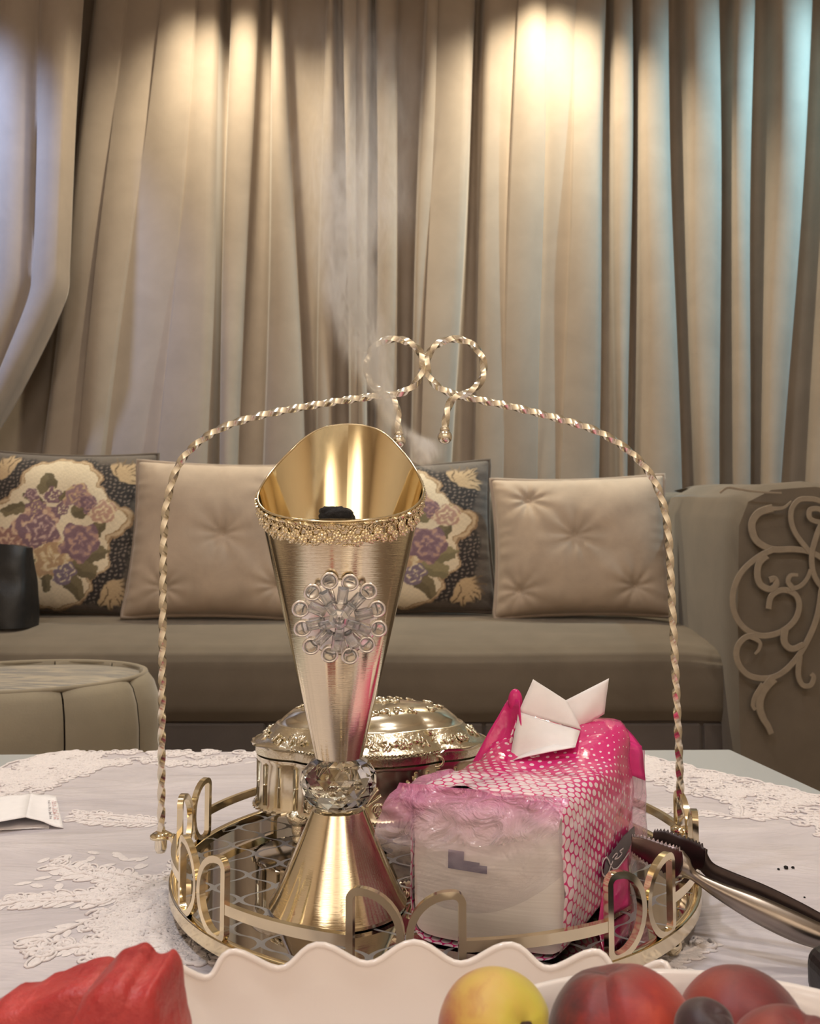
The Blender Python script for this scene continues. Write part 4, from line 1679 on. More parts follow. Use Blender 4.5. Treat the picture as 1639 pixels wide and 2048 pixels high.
for (u, dy) in ((-1, -0.6), (1, -0.6), (-1, 0.6), (1, 0.6)):
    a = math.atan2(dy * 0.09, u * 0.075)
    r = jr(a) * 0.9
    x_, y_ = JX + r * math.cos(a), JY + r * math.sin(a)
    ff = MB()
    ff.sphere((x_, y_, zj0 - 0.001), 0.011, 16, 10, (1, 0.8, 0.7))
    ff.sphere((x_ + u * 0.001, y_, (zj0 + DZ) / 2), 0.0075, 14, 10, (0.8, 0.7, 1.2))
    ff.lathe([(0.001, 0.0), (0.006, 0.0004), (0.0065, 0.003), (0.004, 0.006)], 16, (x_, y_, DZ))
    ff.tube([(x_ + u * 0.010 * math.cos(t_ * 0.5), y_ - 0.007, zj0 + 0.004 - 0.006 * math.sin(t_ * 0.5)) for t_ in range(9)], 0.0016, 6)
    ff.build('foot', 'emboss', casket)
MB().lathe([(0.001, 0.002), (0.004, 0.0015), (0.0045, 0.0)], 14).build('clasp_seed', 'silver', casket) if False else None
kp = body_pt(0.05, 0.0)
kp = Vector((JX + 0.058, JY - 0.0435, zj1 + 0.001))
MB().tube([kp + Vector((0.006 * math.cos(2 * PI * i / 20), -0.003, 0.0045 * math.sin(2 * PI * i / 20))) for i in range(20)], 0.0012, 6, closed=True, up=(0, 1, 0)).build('clasp', 'silver', casket)

# ================================================================== TISSUE PACK
ROT = math.radians(29)
dl = Vector((math.sin(ROT), math.cos(ROT), 0))
da = Vector((math.cos(math.radians(20)), -math.sin(math.radians(20)), 0))
PW, PL, PH = 0.098, 0.172, 0.0945
FRc = Vector((0.091, 0.494, DZ + 0.0008))
P0 = FRc - da * PW


def pk(a, l, h):
    return P0 + da * a + dl * l + Vector((0, 0, h))


pack = thing('tissue_pack', tuple(pk(PW / 2, PL / 2, 0)), 'pink dotted plastic pack of white tissues, opened on top', 'tissue pack')
NPER, NLEN = 64, 26


def perim(t):
    """rounded rectangle, t from 0: starts at bottom left, up left side, over top, down right side, back along the bottom; returns (a,h) in 0..1"""
    L_ = [PH, PW, PH, PW]
    tot = sum(L_)
    s = t * tot
    if s < L_[0]:
        return 0.0, s / PH
    s -= L_[0]
    if s < L_[1]:
        return s / PW, 1.0
    s -= L_[1]
    if s < L_[2]:
        return 1.0, 1 - s / PH
    s -= L_[2]
    return 1 - s / PW, 0.0


def pack_pt(t, lv, inset=0.0):
    a, h = perim(t)
    x, y = 2 * a - 1, 2 * h - 1
    # superellipse rounding
    p = 7.0
    k = (abs(x) ** p + abs(y) ** p) ** (-1 / p)
    x, y = x * k, y * k
    l = lv * PL
    hh = PH * (1 + 0.20 * sm(0.55, 1.0, lv))
    bul = 1 + 0.035 * math.sin(PI * lv) * (1 - y * y)
    end = 1 - 0.10 * sm(0.9, 1.0, lv) - 0.03 * (1 - sm(0.0, 0.06, lv))
    aa = PW / 2 + PW / 2 * x * bul * end * (1 - inset)
    h_ = hh / 2 + hh / 2 * y * (1 - inset)
    nz = 0.0022 * vnoise(aa * 40, l * 30, h_ * 40) + 0.0012 * vnoise(aa * 110, l * 90, h_ * 110)
    if y > -0.8:
        aa += nz * x; h_ += nz * max(y, 0) * 1.6
    # sag of the opened top in the middle
    if y > 0.5:
        h_ -= 0.006 * math.exp(-((lv - 0.5) / 0.18) ** 2) * (1 - x * x)
    return pk(aa, l, max(0.0, h_))


mb = MB()
vs_ = [pack_pt(i / NPER, j / NLEN) for j in range(NLEN + 1) for i in range(NPER + 1)]
uvs = [(i / NPER * 2 * (PW + PH), j / NLEN * PL) for j in range(NLEN + 1) for i in range(NPER + 1)]
fs_ = []
for j in range(NLEN):
    for i in range(NPER):
        a = j * (NPER + 1) + i
        fs_.append((a, a + 1, a + NPER + 2, a + NPER + 1))
# rear cap
o_ = len(vs_)
vs_.append(pk(PW / 2, PL * 1.04, PH * 0.6)); uvs.append((0.1, PL * 1.1))
for i in range(NPER):
    a = NLEN * (NPER + 1) + i
    fs_.append((a, a + 1, o_))
wrap = mb.add(vs_, fs_).build('printed_wrap', 'dots', pack)


def set_uv(o, uvs):
    ul = o.data.uv_layers.new(name='UVMap')
    for lp_ in o.data.loops:
        ul.data[lp_.index].uv = uvs[lp_.vertex_index]


set_uv(wrap, uvs)
# stack of tissues, seen at the open end
st = MB()


def stack_pt(u, v, l):
    x, y = 2 * u - 1, 2 * v - 1
    k = (abs(x) ** 9 + abs(y) ** 9) ** (-1 / 9) if (abs(x) + abs(y)) > 1e-6 else 1
    m_ = max(abs(x), abs(y))
    x, y = x * k * m_ if k < 1 else x, y * k * m_ if k < 1 else y
    b_ = 0.008 * (1 - x * x) * (1 - y * y)
    return pk(PW / 2 + PW / 2 * 0.955 * x, l - b_ + 0.001 * vnoise(u * 5, v * 9), PH / 2 * (1 + 0.96 * y) + 0.0006)


st.grid(lambda u, v: stack_pt(u, v, 0.004), 16, 22)
st.build('tissue_stack', 'stack', pack)
# label printed on the film over the paper end
nl = MB()
lab = lambda u, v: stack_pt(u, v, 0.0032)
for (u0, u1, v0, v1) in ((0.27, 0.38, 0.50, 0.62), (0.37, 0.49, 0.50, 0.565), (0.48, 0.54, 0.50, 0.55)):
    nl.grid(lambda u, v: lab(u0 + (u1 - u0) * u, v0 + (v1 - v0) * v), 3, 3)
nl.build('end_label', 'label_navy', pack)


# clear film bunched over the upper part of the open end
def film_fn(u, v):
    x = 2 * u - 1
    a = PW / 2 + PW / 2 * x * (1.04 + 0.03 * v)
    h = PH * (0.24 + 0.78 * v) + 0.22 * PH * (1 - v) * (x + 0.25) ** 2
    out = 0.010 + 0.012 * math.sin(PI * v) + 0.006 * vnoise(u * 6, v * 5, 3.3) + 0.003 * vnoise(u * 15, v * 13, 1.3)
    out *= (0.35 + 0.65 * v ** 0.5)
    if v > 0.93:
        out *= 0.4
    lft = 0.010 * sm(0.5, 1.0, -x) * math.sin(PI * v) * (1 if v > 0.4 else 0.4)
    return pk(a - lft, -out, h)


flm = MB().grid(film_fn, 40, 34).build('clear_film', 'film', pack)
set_uv(flm, [(i / 40, j / 34) for j in range(35) for i in range(41)])


# bunched corner of film at the upper left of the open end
def tuft_fn(u, v):
    a = 2 * PI * u
    r = 0.0145 * (1 + 0.25 * vnoise(math.cos(a) * 2, math.sin(a) * 2, v * 4)) * (math.sin(PI * min(1, 0.12 + v * 0.88)) ** 0.6)
    return pk(0.010 - 0.010 * (1 - v) + r * 0.8 * math.cos(a), -0.004 + 0.05 * v + r * 0.4 * math.sin(a), PH * 0.93 + 0.004 - 0.010 * (1 - v) + r * 0.62 * math.sin(a))


tf = MB().grid(tuft_fn, 22, 16).build('film_tuft', 'film', pack)
set_uv(tf, [(i / 22, 0.8 + 0.2 * j / 16) for j in range(17) for i in range(23)])


# torn flaps of the opening
def sheet(name, m, pts, thick=0.0006, n=10, bul=0.004, uvl=None, parent=pack):
    """bilinear patch through four corners with a bulge, given thickness"""
    A, B, Cc, D = [Vector(p) for p in pts]
    nn = (B - A).cross(D - A).normalized()

    def fn(u, v):
        p = A.lerp(B, u).lerp(D.lerp(Cc, u), v)
        return p + nn * (bul * math.sin(PI * u) * math.sin(PI * v) + 0.0016 * vnoise(p.x * 60, p.y * 60, p.z * 60))
    o = MB().grid(fn, n, n).build(name, m, parent)
    sd = o.modifiers.new('thick', 'SOLIDIFY'); sd.thickness = thick
    if uvl:
        set_uv(o, [(uvl[0] + (uvl[1] - uvl[0]) * i / n, uvl[2] + (uvl[3] - uvl[2]) * j / n) for j in range(n + 1) for i in range(n + 1)])
    return o


yl = 0.66
sheet('torn_flap', 'pink', (pix(938, 1535, 0.625), pix(1046, 1532, 0.615), pix(1038, 1400, 0.632), pix(1016, 1396, 0.645)), bul=-0.006)
sheet('torn_flap', 'dots', (pix(1000, 1535, 0.618), pix(1056, 1528, 0.612), pix(1046, 1450, 0.626), pix(1030, 1440, 0.630)), bul=-0.004, uvl=(0.1, 0.14, 0.02, 0.06))
MB().sphere(pix(1030, 1402, 0.64), 0.0062, 14, 10, (0.9, 0.6, 1.5)).build('flap_fold', 'pink', pack)
sheet('torn_flap', 'pink', (pix(1120, 1500, 0.625), pix(1292, 1560, 0.640), pix(1282, 1492, 0.655), pix(1165, 1448, 0.650)), bul=0.008)
sheet('torn_flap', 'pink', (pix(1165, 1450, 0.650), pix(1282, 1494, 0.655), pix(1250, 1452, 0.672), pix(1182, 1442, 0.672)), bul=0.003)
# rear seam film on the right
sm_o = sheet('seam_film', 'film', (pix(1262, 1748, 0.634), pix(1296, 1730, 0.645), pix(1288, 1500, 0.655), pix(1252, 1500, 0.645)), bul=0.003, uvl=(0, 1, 0.6, 0.85))
# pulled tissue sheets
sheet('pulled_tissue', 'paper', (pix(1018, 1518, 0.612), pix(1150, 1492, 0.606), pix(1160, 1462, 0.628), pix(1036, 1424, 0.632)), bul=0.003)
sheet('pulled_tissue', 'paper', (pix(1036, 1424, 0.632), pix(1162, 1460, 0.630), pix(1134, 1402, 0.640), pix(1066, 1358, 0.642)), bul=0.002)
sheet('pulled_tissue', 'paper', (pix(1120, 1480, 0.634), pix(1208, 1428, 0.650), pix(1216, 1357, 0.655), pix(1128, 1402, 0.644)), bul=0.004)
sheet('pulled_tissue', 'paper', (pix(1025, 1520, 0.606), pix(1150, 1492, 0.600), pix(1105, 1488, 0.612), pix(1028, 1514, 0.615)), bul=0.001)
# script logo on the long side: grey blob and white strokes


side_n = Vector((dl.y, -dl.x, 0))


def side_px(u, v, off):
    """point on the long right side of the pack under a pixel, lifted off the film"""
    r = ray(u, v)
    q0 = pk(PW, 0, 0) + side_n * off
    t = (q0 - Vector((0, 0, CZ))).dot(side_n) / r.dot(side_n)
    return Vector((0, 0, CZ)) + r * t


lpath = catmull([side_px(u, v, 0.0042) for u, v in ((1207, 1756), (1216, 1738), (1232, 1716), (1250, 1690), (1268, 1662))], 6)
lgo = MB().ribbon(lpath, [0.004 + 0.012 * min(1, i / 4, (len(lpath) - 1 - i) / 9 + 0.25) for i in range(len(lpath))], side_n, 0.0003).build('logo_ground', 'label_grey', pack)


def stroke(pts, wd=0.0013):
    MB().ribbon(catmull([side_px(1180 + x / 13.65, 1650 + y / 13.65, 0.0050) for x, y in pts], 6), wd, side_n, 0.0002).build('logo_stroke', 'label_white', lgo)


stroke([(530, 1040), (450, 890), (370, 960), (310, 1180), (350, 1370), (430, 1400), (500, 1280), (560, 1110), (610, 1000)])
stroke([(500, 1000), (560, 1110), (620, 1200), (720, 1190), (820, 1080), (930, 930), (1050, 760)])
stroke([(600, 900), (700, 780), (740, 830), (660, 930), (760, 900), (860, 780), (800, 720), (900, 640)], 0.0010)
stroke([(540, 1330), (510, 1460)], 0.0012)
# wrap hanging loose at the right front foot of the pack
sheet('loose_wrap', 'pink', (pk(PW + 0.001, 0.06, 0.001), pk(PW + 0.012, 0.10, 0.001), pk(PW + 0.002, 0.13, 0.030), pk(PW + 0.002, 0.07, 0.020)), bul=0.002)

# ================================================================== TONGS
tongs = thing('coal_tongs', tuple(pix(1500, 1800, 0.55)), 'steel coal tongs with serrated jaws resting on the tray gallery', 'tongs')


def arm_strip(name, stations, m, thick, bulge, serr=None):
    """stations: (u_top, v_top, u_bot, v_bot, depth)"""
    T = catmull([pix(a, b, y) for a, b, c, d, y in stations], 8)
    B = catmull([pix(c, d, y) for a, b, c, d, y in stations], 8)
    n_ = len(T) - 1
    NW = 8

    def fn(u, v):
        i = int(round(u * n_))
        p = B[i].lerp(T[i], v)
        wd = (T[i] - B[i]).length
        p = p + Vector((0, -1, 0)) * bulge * wd * math.sin(PI * v)
        if serr and i < n_ - 4 and i % 2 == 1:
            if v > 0.99:
                p += (T[i] - B[i]).normalized() * 0.0022
            if v < 0.01:
                p -= (T[i] - B[i]).normalized() * 0.0015
        return p
    o = MB().grid(fn, n_, NW).build(name, m, tongs)
    sd = o.modifiers.new('thick', 'SOLIDIFY'); sd.thickness = thick
    return o


E1, E2 = pixz(1800, 1968, TZ + 0.012), pixz(1810, 1985, TZ + 0.008)
arm_strip('jaw', [(1306, 1664, 1300, 1690, 0.598), (1330, 1664, 1322, 1702, 0.594), (1362, 1676, 1352, 1718, 0.587), (1392, 1688, 1380, 1732, 0.577), (1412, 1698, 1402, 1742, 0.570)], 'steel_dark', 0.0014, 0.12, 1.0)
arm_strip('arm', [(1410, 1696, 1400, 1742, 0.570), (1424, 1724, 1416, 1756, 0.567), (1460, 1742, 1450, 1772, 0.564), (1530, 1770, 1518, 1800, 0.558), (1600, 1804, 1590, 1832, 0.551), (1660, 1836, 1650, 1862, 0.545), (1760, 1884, 1752, 1905, 0.536), (1830, 1915, 1826, 1928, 0.530)], 'steel_dark', 0.0014, 0.2)
arm_strip('jaw', [(1262, 1674, 1261, 1700, 0.580), (1285, 1676, 1280, 1714, 0.577), (1318, 1686, 1308, 1732, 0.571), (1348, 1696, 1336, 1748, 0.565), (1366, 1702, 1352, 1756, 0.559)], 'steel_mid', 0.0014, 0.12, 1.0)
arm_strip('arm', [(1364, 1700, 1350, 1757, 0.559), (1378, 1716, 1366, 1756, 0.556), (1392, 1742, 1384, 1762, 0.5535), (1440, 1764, 1430, 1796, 0.548), (1516, 1790, 1502, 1842, 0.540), (1590, 1822, 1578, 1880, 0.533), (1650, 1850, 1640, 1900, 0.528), (1740, 1886, 1732, 1922, 0.524), (1830, 1915, 1826, 1930, 0.521)], 'steel', 0.0014, 0.35)
hp = pix(1828, 1922, 0.5245)
MB().tube(catmull([hp + Vector((-0.006, 0.006, 0)), hp + Vector((0.01, 0.004, -0.002)), hp + Vector((0.016, 0.0, -0.003)), hp + Vector((0.01, -0.005, -0.002)), hp + Vector((-0.006, -0.006, 0))], 6), 0.004, 8).build('bow_end', 'steel', tongs)

# dark rounded case at the right, mostly out of view
kc = pixz(1745, 2062, TZ)
bxm = MB().box((kc.x - 0.022, kc.y - 0.04, TZ + 0.0016), (kc.x + 0.10, kc.y + 0.035, TZ + 0.0336))
kk = bxm.build('black_case', 'black', smooth=False)
b = kk.modifiers.new('bev', 'BEVEL'); b.width = 0.011; b.segments = 5
tag(kk, 'small black case lying on the lace cloth under the tongs handle', 'case')

# ash crumbs on the cloth
for (u, v, r) in ((1556, 1740, 0.0011), (1571, 1738, 0.0019), (1585, 1737, 0.0013), (1608, 1796, 0.0008)):
    p = pixz(u, v, zc)
    rr = r
    cr = MB().grid(lambda a, t: (p.x + rr * (1 + 0.35 * vnoise(a * 5, t * 4, u)) * math.sin(PI * t) * math.cos(2 * PI * a), p.y + rr * (1 + 0.35 * vnoise(a * 5, t * 4, u)) * math.sin(PI * t) * math.sin(2 * PI * a), zc + rr * 0.7 + rr * 0.75 * math.cos(PI * t)), 10, 6, flip=True).build('charcoal_crumb', 'charcoal')
    tag(cr, 'tiny black charcoal crumb on the white cloth beyond the tongs', 'crumb', 'charcoal crumbs on the cloth')

# ================================================================== PAPER NAPKIN at the left
nap = thing('paper_napkin', tuple(pixz(30, 1640, zc)), 'folded white paper napkin with small red print on the cloth', 'napkin')
nz_ = zc + 0.0008
Q = lambda u, v, dz=0.0: pixz(u, v, nz_ + dz)
nl_pts = [Q(-150, 1660, 0.006), Q(52, 1633, 0.012), Q(98, 1655, 0.001), Q(126, 1654, 0.0005), Q(117, 1597, 0.004), Q(85, 1577, 0.006), Q(-150, 1612, 0.004)]
sheet('upper_fold', 'paper', (Q(-150, 1665, 0.010), Q(52, 1633, 0.012), Q(62, 1585, 0.006), Q(-150, 1610, 0.006)), 0.0008, 10, 0.002, parent=nap)
sheet('printed_fold', 'paper', (Q(52, 1633, 0.012), Q(127, 1655, 0.0006), Q(112, 1592, 0.004), Q(62, 1585, 0.006)), 0.0008, 10, -0.003, parent=nap)
sheet('lower_fold', 'paper', (Q(-150, 1668, 0.001), Q(98, 1655, 0.0006), Q(112, 1597, 0.001), Q(-150, 1620, 0.001)), 0.0006, 8, 0.0, parent=nap)


def nap_pt(s, t):
    A, B, Cc, D = Q(52, 1633, 0.012), Q(127, 1655, 0.0006), Q(112, 1592, 0.004), Q(62, 1585, 0.006)
    p = A.lerp(B, s).lerp(D.lerp(Cc, s), t)
    nn = (B - A).cross(D - A).normalized()
    return p + nn * (-0.003 * math.sin(PI * s) * math.sin(PI * t) + 0.0016 * vnoise(p.x * 60, p.y * 60, p.z * 60) + 0.0012), nn


for (s0, m_, n_, w_) in ((0.66, 'napkin_ink_dark', 14, 0.0042), (0.78, 'napkin_ink', 15, 0.0050), (0.86, 'napkin_ink', 9, 0.0026)):
    ink = MB()
    for i in range(n_):
        t0 = 0.22 + 0.6 * i / n_
        a, nn = nap_pt(s0, t0)
        b, _ = nap_pt(s0 + 0.05 + 0.02 * (i % 3), t0 + 0.012)
        ink.ribbon([a, (a + b) / 2, b], 0.0010 if i % 4 else 0.0018, nn, 0.0002)
    ink.build('printed_line', m_, nap)

# ================================================================== SCALLOPED DISH
DX, DY, DRX, DRY = 0.002, 0.388, 0.127, 0.036
dish = thing('scalloped_dish', (DX, DY, TZ), 'white porcelain dish with a wavy scalloped rim beside the tray', 'dish')
DZR = pix(930, 1916, DY + DRY).z
NWV = 17


def dish_pt(a, v, off=0.0):
    """v 0 centre .. 1 rim"""
    prof = [(0.0, 0.006), (0.45, 0.006), (0.66, 0.010), (0.80, 0.022), (0.90, 0.036), (0.96, 0.048), (1.0, 1.0)]
    zr_ = DZR - TZ + 0.0046 * math.cos(NWV * a - 1.57) - 0.011 * sm(0.0, 0.8, -math.sin(a))
    k = v * 6
    i = min(int(k), 5); t = k - i
    r0, z0 = prof[i]; r1, z1 = prof[i + 1]
    if i == 5:
        z1 = zr_
    z0 = z0 if i < 5 else 0.048
    z0, z1 = [q * (zr_ / 0.062) if q < 0.049 and q > 0.007 and j > 0 else q for j, q in ((i, z0), (i + 1 if i < 5 else 0, z1))]
    r = r0 + (r1 - r0) * t
    z = z0 + (z1 - z0) * t
    rim = 1 + 0.03 * math.cos(NWV * a - 1.57) * sm(0.75, 1.0, v)
    return Vector((DX + (DRX * r * rim + off * math.copysign(min(1, r), 1)) * math.cos(a), DY + (DRY * r * rim + off) * math.sin(a), TZ + 0.0018 + z - (0.003 if off > 0 and v < 0.99 else 0) * (1 - v)))


mbd = MB()
mbd.grid(lambda u, v: dish_pt(2 * PI * u, v), 200, 24)
mbd.grid(lambda u, v: dish_pt(2 * PI * u, v, 0.0026), 200, 24, flip=True)
mbd.build('dish_body', 'porcelain', dish)
MB().tube([(dish_pt(2 * PI * i / 200, 1.0) + dish_pt(2 * PI * i / 200, 1.0, 0.0026)) / 2 for i in range(200)], 0.0017, 8, closed=True).build('wavy_lip', 'porcelain', dish)

# ================================================================== FRUIT BOWL
FX, FY, FRR = 0.104, 0.243, 0.118
FZR = pix(1290, 1935, FY + FRR).z
bowl = thing('fruit_bowl', (FX, FY, TZ), 'round white porcelain footed bowl holding peaches', 'bowl')
hB = FZR - TZ
bprof = [(0.001, hB - 0.033), (0.05, hB - 0.033), (0.085, hB - 0.0325), (0.099, hB - 0.028), (0.108, hB - 0.018), (0.113, hB - 0.008), (FRR - 0.003, hB - 0.001), (FRR - 0.001, hB), (FRR, hB - 0.0015), (0.1165, hB - 0.008), (0.111, hB - 0.020), (0.101, hB - 0.032), (0.084, hB - 0.0385), (0.05, hB - 0.0445), (0.028, hB - 0.050), (0.024, 0.02), (0.05, 0.006), (0.052, 0.0018), (0.001, 0.0018)]
MB().lathe(bprof, 96, (FX, FY, TZ)).build('bowl_body', 'porcelain', bowl)
zfl = TZ + hB - 0.040


def peach(name, u, v, y, rpx, m, tilt, label, cat, stem=False):
    c = pix(u, v, y)
    depth = (c - Vector((0, 0, CZ))).dot(Vector((0, _ca, _sa)))
    r = rpx / F * depth

    def fn(a, t):
        ph, th = 2 * PI * a, PI * t
        cleft = 1 - 0.10 * math.exp(-(((ph + PI) % (2 * PI) - PI) / 0.22) ** 2) * math.sin(th) ** 0.6
        topd = 1 - 0.16 * math.exp(-(th / 0.30) ** 2)
        rr = r * cleft * topd * (1 + 0.012 * vnoise(math.cos(ph) * 2, math.sin(ph) * 2, th))
        return Vector((rr * math.sin(th) * math.cos(ph), rr * math.sin(th) * math.sin(ph), rr * 0.97 * math.cos(th)))
    rm = Matrix.Rotation(tilt[2], 3, 'Z') @ Matrix.Rotation(tilt[0], 3, 'X') @ Matrix.Rotation(tilt[1], 3, 'Y')
    root = thing(name, (c.x, c.y, c.z - r), label, cat, 'peaches in the white bowl' if cat == 'peach' else None)
    mb = MB().grid(lambda a, t: rm @ fn(a, t) + c, 56, 36, flip=True)
    mb.build('flesh', m, root, loc=tuple(c))
    sc_ = rm @ Vector((0, 0, r * 0.80)) + c
    e = rm @ Vector((0.0005, 0, r * 0.97)) + c
    if stem:
        MB().tube([sc_, (sc_ + e) / 2, e], 0.0016, 7).build('stem', 'stem', root)
    return c, r


Pm1 = mat_peach('yellow_peach_skin', C(158, 52, 56), C(206, 168, 84), C(196, 184, 66), (0.9, -0.2, 0.15), 0.06)
Pm2 = mat_peach('red_peach_skin', C(74, 24, 30), C(150, 34, 28), C(196, 72, 38), (0.8, -0.5, -0.45), 0.02)
Pm3 = mat_peach('dark_peach_skin', C(88, 24, 30), C(128, 36, 34), C(160, 66, 44), (-0.85, -0.1, -0.2), -0.05)
Pm4 = mat_peach('plum_skin', C(30, 20, 28), C(46, 26, 32), C(70, 36, 40), (0, 0, 1), 0.0)
peach('peach', 991, 2065, 0.303, 117, Pm1, (math.radians(58), math.radians(20), math.radians(10)), 'yellow-green peach with red blush and open stem hollow in the bowl', 'peach', True)
peach('peach', 1247, 2086, 0.3095, 151, Pm2, (math.radians(14), math.radians(-14), math.radians(-105)), 'red peach with a marked cleft between the yellow and dark peaches', 'peach')
peach('peach', 1484, 2076, 0.322, 130, Pm3, (math.radians(80), 0, math.radians(40)), 'dark red peach behind the purple plum in the bowl', 'peach')
peach('peach', 1590, 2160, 0.278, 134, Pm3, (math.radians(10), 0, math.radians(60)), 'dark red peach low against the bowl rim beside the plum', 'peach')
peach('plum', 1412, 2064, 0.284, 62, Pm4, (0.4, 0.2, 0), 'small dark purple plum between the red peaches', 'plum')

# ================================================================== WATERMELON
pl_c = Vector((-0.131, 0.284, TZ))
plate = thing('melon_plate', (pl_c.x, pl_c.y, TZ), 'small white porcelain plate under the watermelon pieces', 'plate')
MB().lathe([(0.001, 0.010), (0.068, 0.010), (0.078, 0.012), (0.086, 0.017), (0.087, 0.016), (0.078, 0.0085), (0.062, 0.004), (0.058, 0.0018), (0.001, 0.0018)], 72, (pl_c.x, pl_c.y, TZ)).build('plate_body', 'porcelain', plate)
zpl = TZ + 0.0105


def melon(name, px_pts, y, thick, label):
    """wedge: outline in the facing plane, carried back by thick, roughened"""
    top = catmull([Vector((p.x, y, p.z)) for p in [pix(u, v, y + thick * 0.9) for u, v in px_pts]], 5)
    lo_ = [Vector((top[-1].x, y, zpl)), Vector((top[0].x, y, zpl))]
    n1 = 6
    poly = list(top) + [top[-1].lerp(lo_[0], i / n1) for i in range(1, n1)] + [lo_[0].lerp(lo_[1], i / 10) for i in range(0, 10)] + [lo_[1].lerp(top[0], i / n1) for i in range(0, n1)]
    cen_ = sum(poly, Vector()) / len(poly)
    m_ = len(poly)
    lay = [(0.0, 0.0), (0.5, 0.0), (0.86, 0.0), (0.96, 0.06), (1.0, 0.16), (1.0, 0.5), (1.0, 0.84), (0.95, 0.95), (0.84, 1.0), (0.45, 1.0), (0.0, 1.0)]
    mb = MB()
    vs_, fs_ = [], []
    for s, d in lay:
        for p in poly:
            q = cen_ + (p - cen_) * s
            q = Vector((q.x, y + thick * d, q.z))
            k = 0.0022 * vnoise(q.x * 55, q.y * 55, q.z * 55) + 0.0010 * vnoise(q.x * 190, q.y * 190, q.z * 190)
            dirv = (q - Vector((cen_.x, y + thick / 2, cen_.z)))
            if dirv.length > 1e-6:
                q = q + dirv.normalized() * k
            q.z = max(q.z, zpl)
            vs_.append(q)
    for j in range(len(lay) - 1):
        for i in range(m_):
            a, b = j * m_ + i, j * m_ + (i + 1) % m_
            fs_.append((a, a + m_, b + m_, b))
    o = mb.add(vs_, fs_).build(name, 'melon')
    bm_ = bmesh.new(); bm_.from_mesh(o.data)
    bmesh.ops.remove_doubles(bm_, verts=bm_.verts[:], dist=1e-5)
    bmesh.ops.recalc_face_normals(bm_, faces=bm_.faces[:])
    bm_.to_mesh(o.data); bm_.free()
    return tag(o, label, 'watermelon', 'watermelon pieces on the plate')


melon('watermelon_piece', [(172, 2060), (188, 1998), (205, 1955), (228, 1922), (255, 1898), (285, 1889), (303, 1892), (316, 1903), (336, 1902), (348, 1899), (358, 1915), (374, 1968), (390, 2060)], 0.268, 0.034, 'upright red watermelon chunk with blunt notched top beside the scalloped dish')
melon('watermelon_piece', [(-90, 2075), (-40, 2022), (0, 1999), (46, 1967), (95, 1953), (140, 1934), (190, 1914), (222, 1909), (238, 1925), (246, 1990), (250, 2060)], 0.304, 0.028, 'sloping red watermelon chunk leaning behind the upright chunk')

# ================================================================== SMOKE
SY = 0.575
sp_px = [(836, 928, 16, 0.9), (848, 892, 24, 1.4), (815, 866, 15, 1.0), (788, 838, 14, 1.3), (770, 795, 18, 1.5), (750, 750, 24, 1.4), (730, 700, 29, 1.3), (714, 640, 34, 1.1), (704, 580, 42, 0.85), (705, 500, 56, 0.45), (708, 400, 76, 0.20), (712, 250, 95, 0.06), (715, 60, 112, 0.015)]
sp = [(pix(u, v, SY), s_ / F * SY, d_) for u, v, s_, d_ in sp_px]
zmin_, zmax_ = sp[0][0].z, sp[-1][0].z


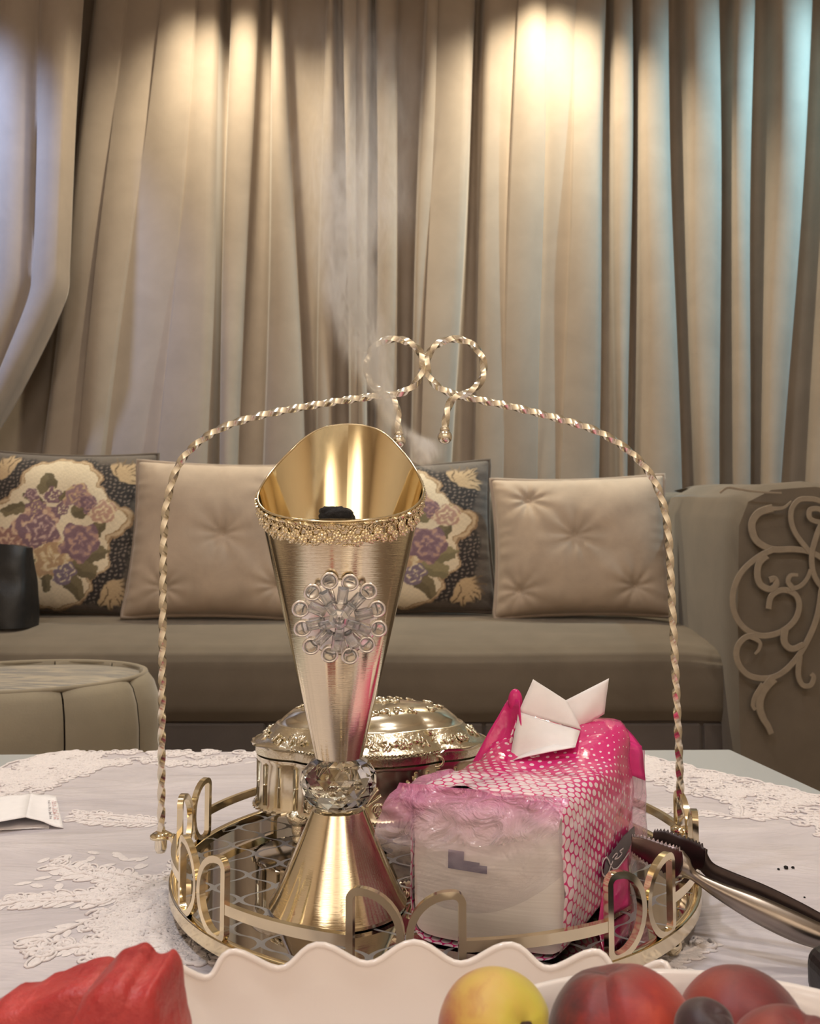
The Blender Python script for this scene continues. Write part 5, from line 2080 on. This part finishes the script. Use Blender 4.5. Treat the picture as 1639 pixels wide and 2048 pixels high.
def mat_smoke():
    t = NT('incense_smoke')
    t.t.nodes.remove(t.b)
    tc = t.n('ShaderNodeTexCoord')
    sx = t.n('ShaderNodeSeparateXYZ')
    t.l(tc.outputs['Object'], sx.inputs[0])
    zz = t.n('ShaderNodeMapRange')
    zz.inputs['From Min'].default_value = zmin_; zz.inputs['From Max'].default_value = zmax_
    t.l(sx.outputs[2], zz.inputs[0])
    x0, x1 = -0.12, 0.06

    def curve(vals):
        nd = t.n('ShaderNodeFloatCurve')
        c = nd.mapping.curves[0]
        pts = [((p[0].z - zmin_) / (zmax_ - zmin_), val) for p, val in zip(sp, vals)]
        c.points[0].location = pts[0]
        c.points[1].location = pts[-1]
        for q in pts[1:-1]:
            c.points.new(*q)
        nd.mapping.update()
        t.l(zz.outputs[0], nd.inputs['Value'])
        return nd.outputs[0]
    cx = t.math('ADD', t.math('MULTIPLY', curve([(p[0].x - x0) / (x1 - x0) for p in sp]), x1 - x0), x0)
    sg = t.math('MULTIPLY', curve([p[1] / 0.06 for p in sp]), 0.06)
    de = t.math('MULTIPLY', curve([p[2] / 1.5 for p in sp]), 1.5)
    # turbulent offset
    nv = t.n('ShaderNodeTexNoise')
    nv.inputs['Scale'].default_value = 14.0; nv.inputs['Detail'].default_value = 2.0
    t.l(tc.outputs['Object'], nv.inputs['Vector'])
    s3 = t.n('ShaderNodeSeparateColor')
    t.l(nv.outputs['Color'], s3.inputs[0])
    wob = t.math('MULTIPLY', t.math('SUBTRACT', s3.outputs[0], 0.5), t.math('MULTIPLY', sg, 2.2))
    dx = t.math('DIVIDE', t.math('ADD', t.math('SUBTRACT', sx.outputs[0], cx), wob), sg)
    dy = t.math('DIVIDE', t.math('SUBTRACT', sx.outputs[1], SY), sg)
    r2 = t.math('ADD', t.math('MULTIPLY', dx, dx), t.math('MULTIPLY', dy, dy))
    g = t.math('EXPONENT', t.math('MULTIPLY', r2, -1.1))
    mp = t.n('ShaderNodeMapping'); mp.inputs['Scale'].default_value = (1.0, 1.0, 0.30)
    t.l(tc.outputs['Object'], mp.inputs[0])
    nz2 = t.noise(mp.outputs[0], 62.0, 4.0, 0.6, 2.4)
    mr = t.n('ShaderNodeMapRange'); mr.inputs['From Min'].default_value = 0.42; mr.inputs['From Max'].default_value = 0.64
    mr.inputs['To Min'].default_value = 0.06
    mr.inputs['To Max'].default_value = 1.25
    t.l(nz2, mr.inputs[0])
    den = t.math('MULTIPLY', t.math('MULTIPLY', g, mr.outputs[0]), t.math('MULTIPLY', de, 230.0))
    vs = t.n('ShaderNodeVolumeScatter')
    vs.inputs['Color'].default_value = (0.99, 0.99, 1.0, 1)
    vs.inputs['Anisotropy'].default_value = 0.4
    t.l(den, vs.inputs['Density'])
    t.l(vs.outputs[0], t.out.inputs['Volume'])
    t.m.cycles.volume_step_rate = 0.12
    return t.m


spath = catmull([p[0] for p in sp], 4)
ssig = catmull([Vector((p[1], 0, 0)) for p in sp], 4)
smoke = MB().tube(spath, 1.0, 16, up=(0, 1, 0), scale=[max(0.004, q.x * 2.1) for q in ssig]).build('incense_smoke', mat_smoke())
smoke['kind'] = 'stuff'
tag(smoke, 'thin white smoke curling up from the gold incense burner', 'smoke')
SC.cycles.volume_max_steps = 256
SC.cycles.volume_bounces = 3
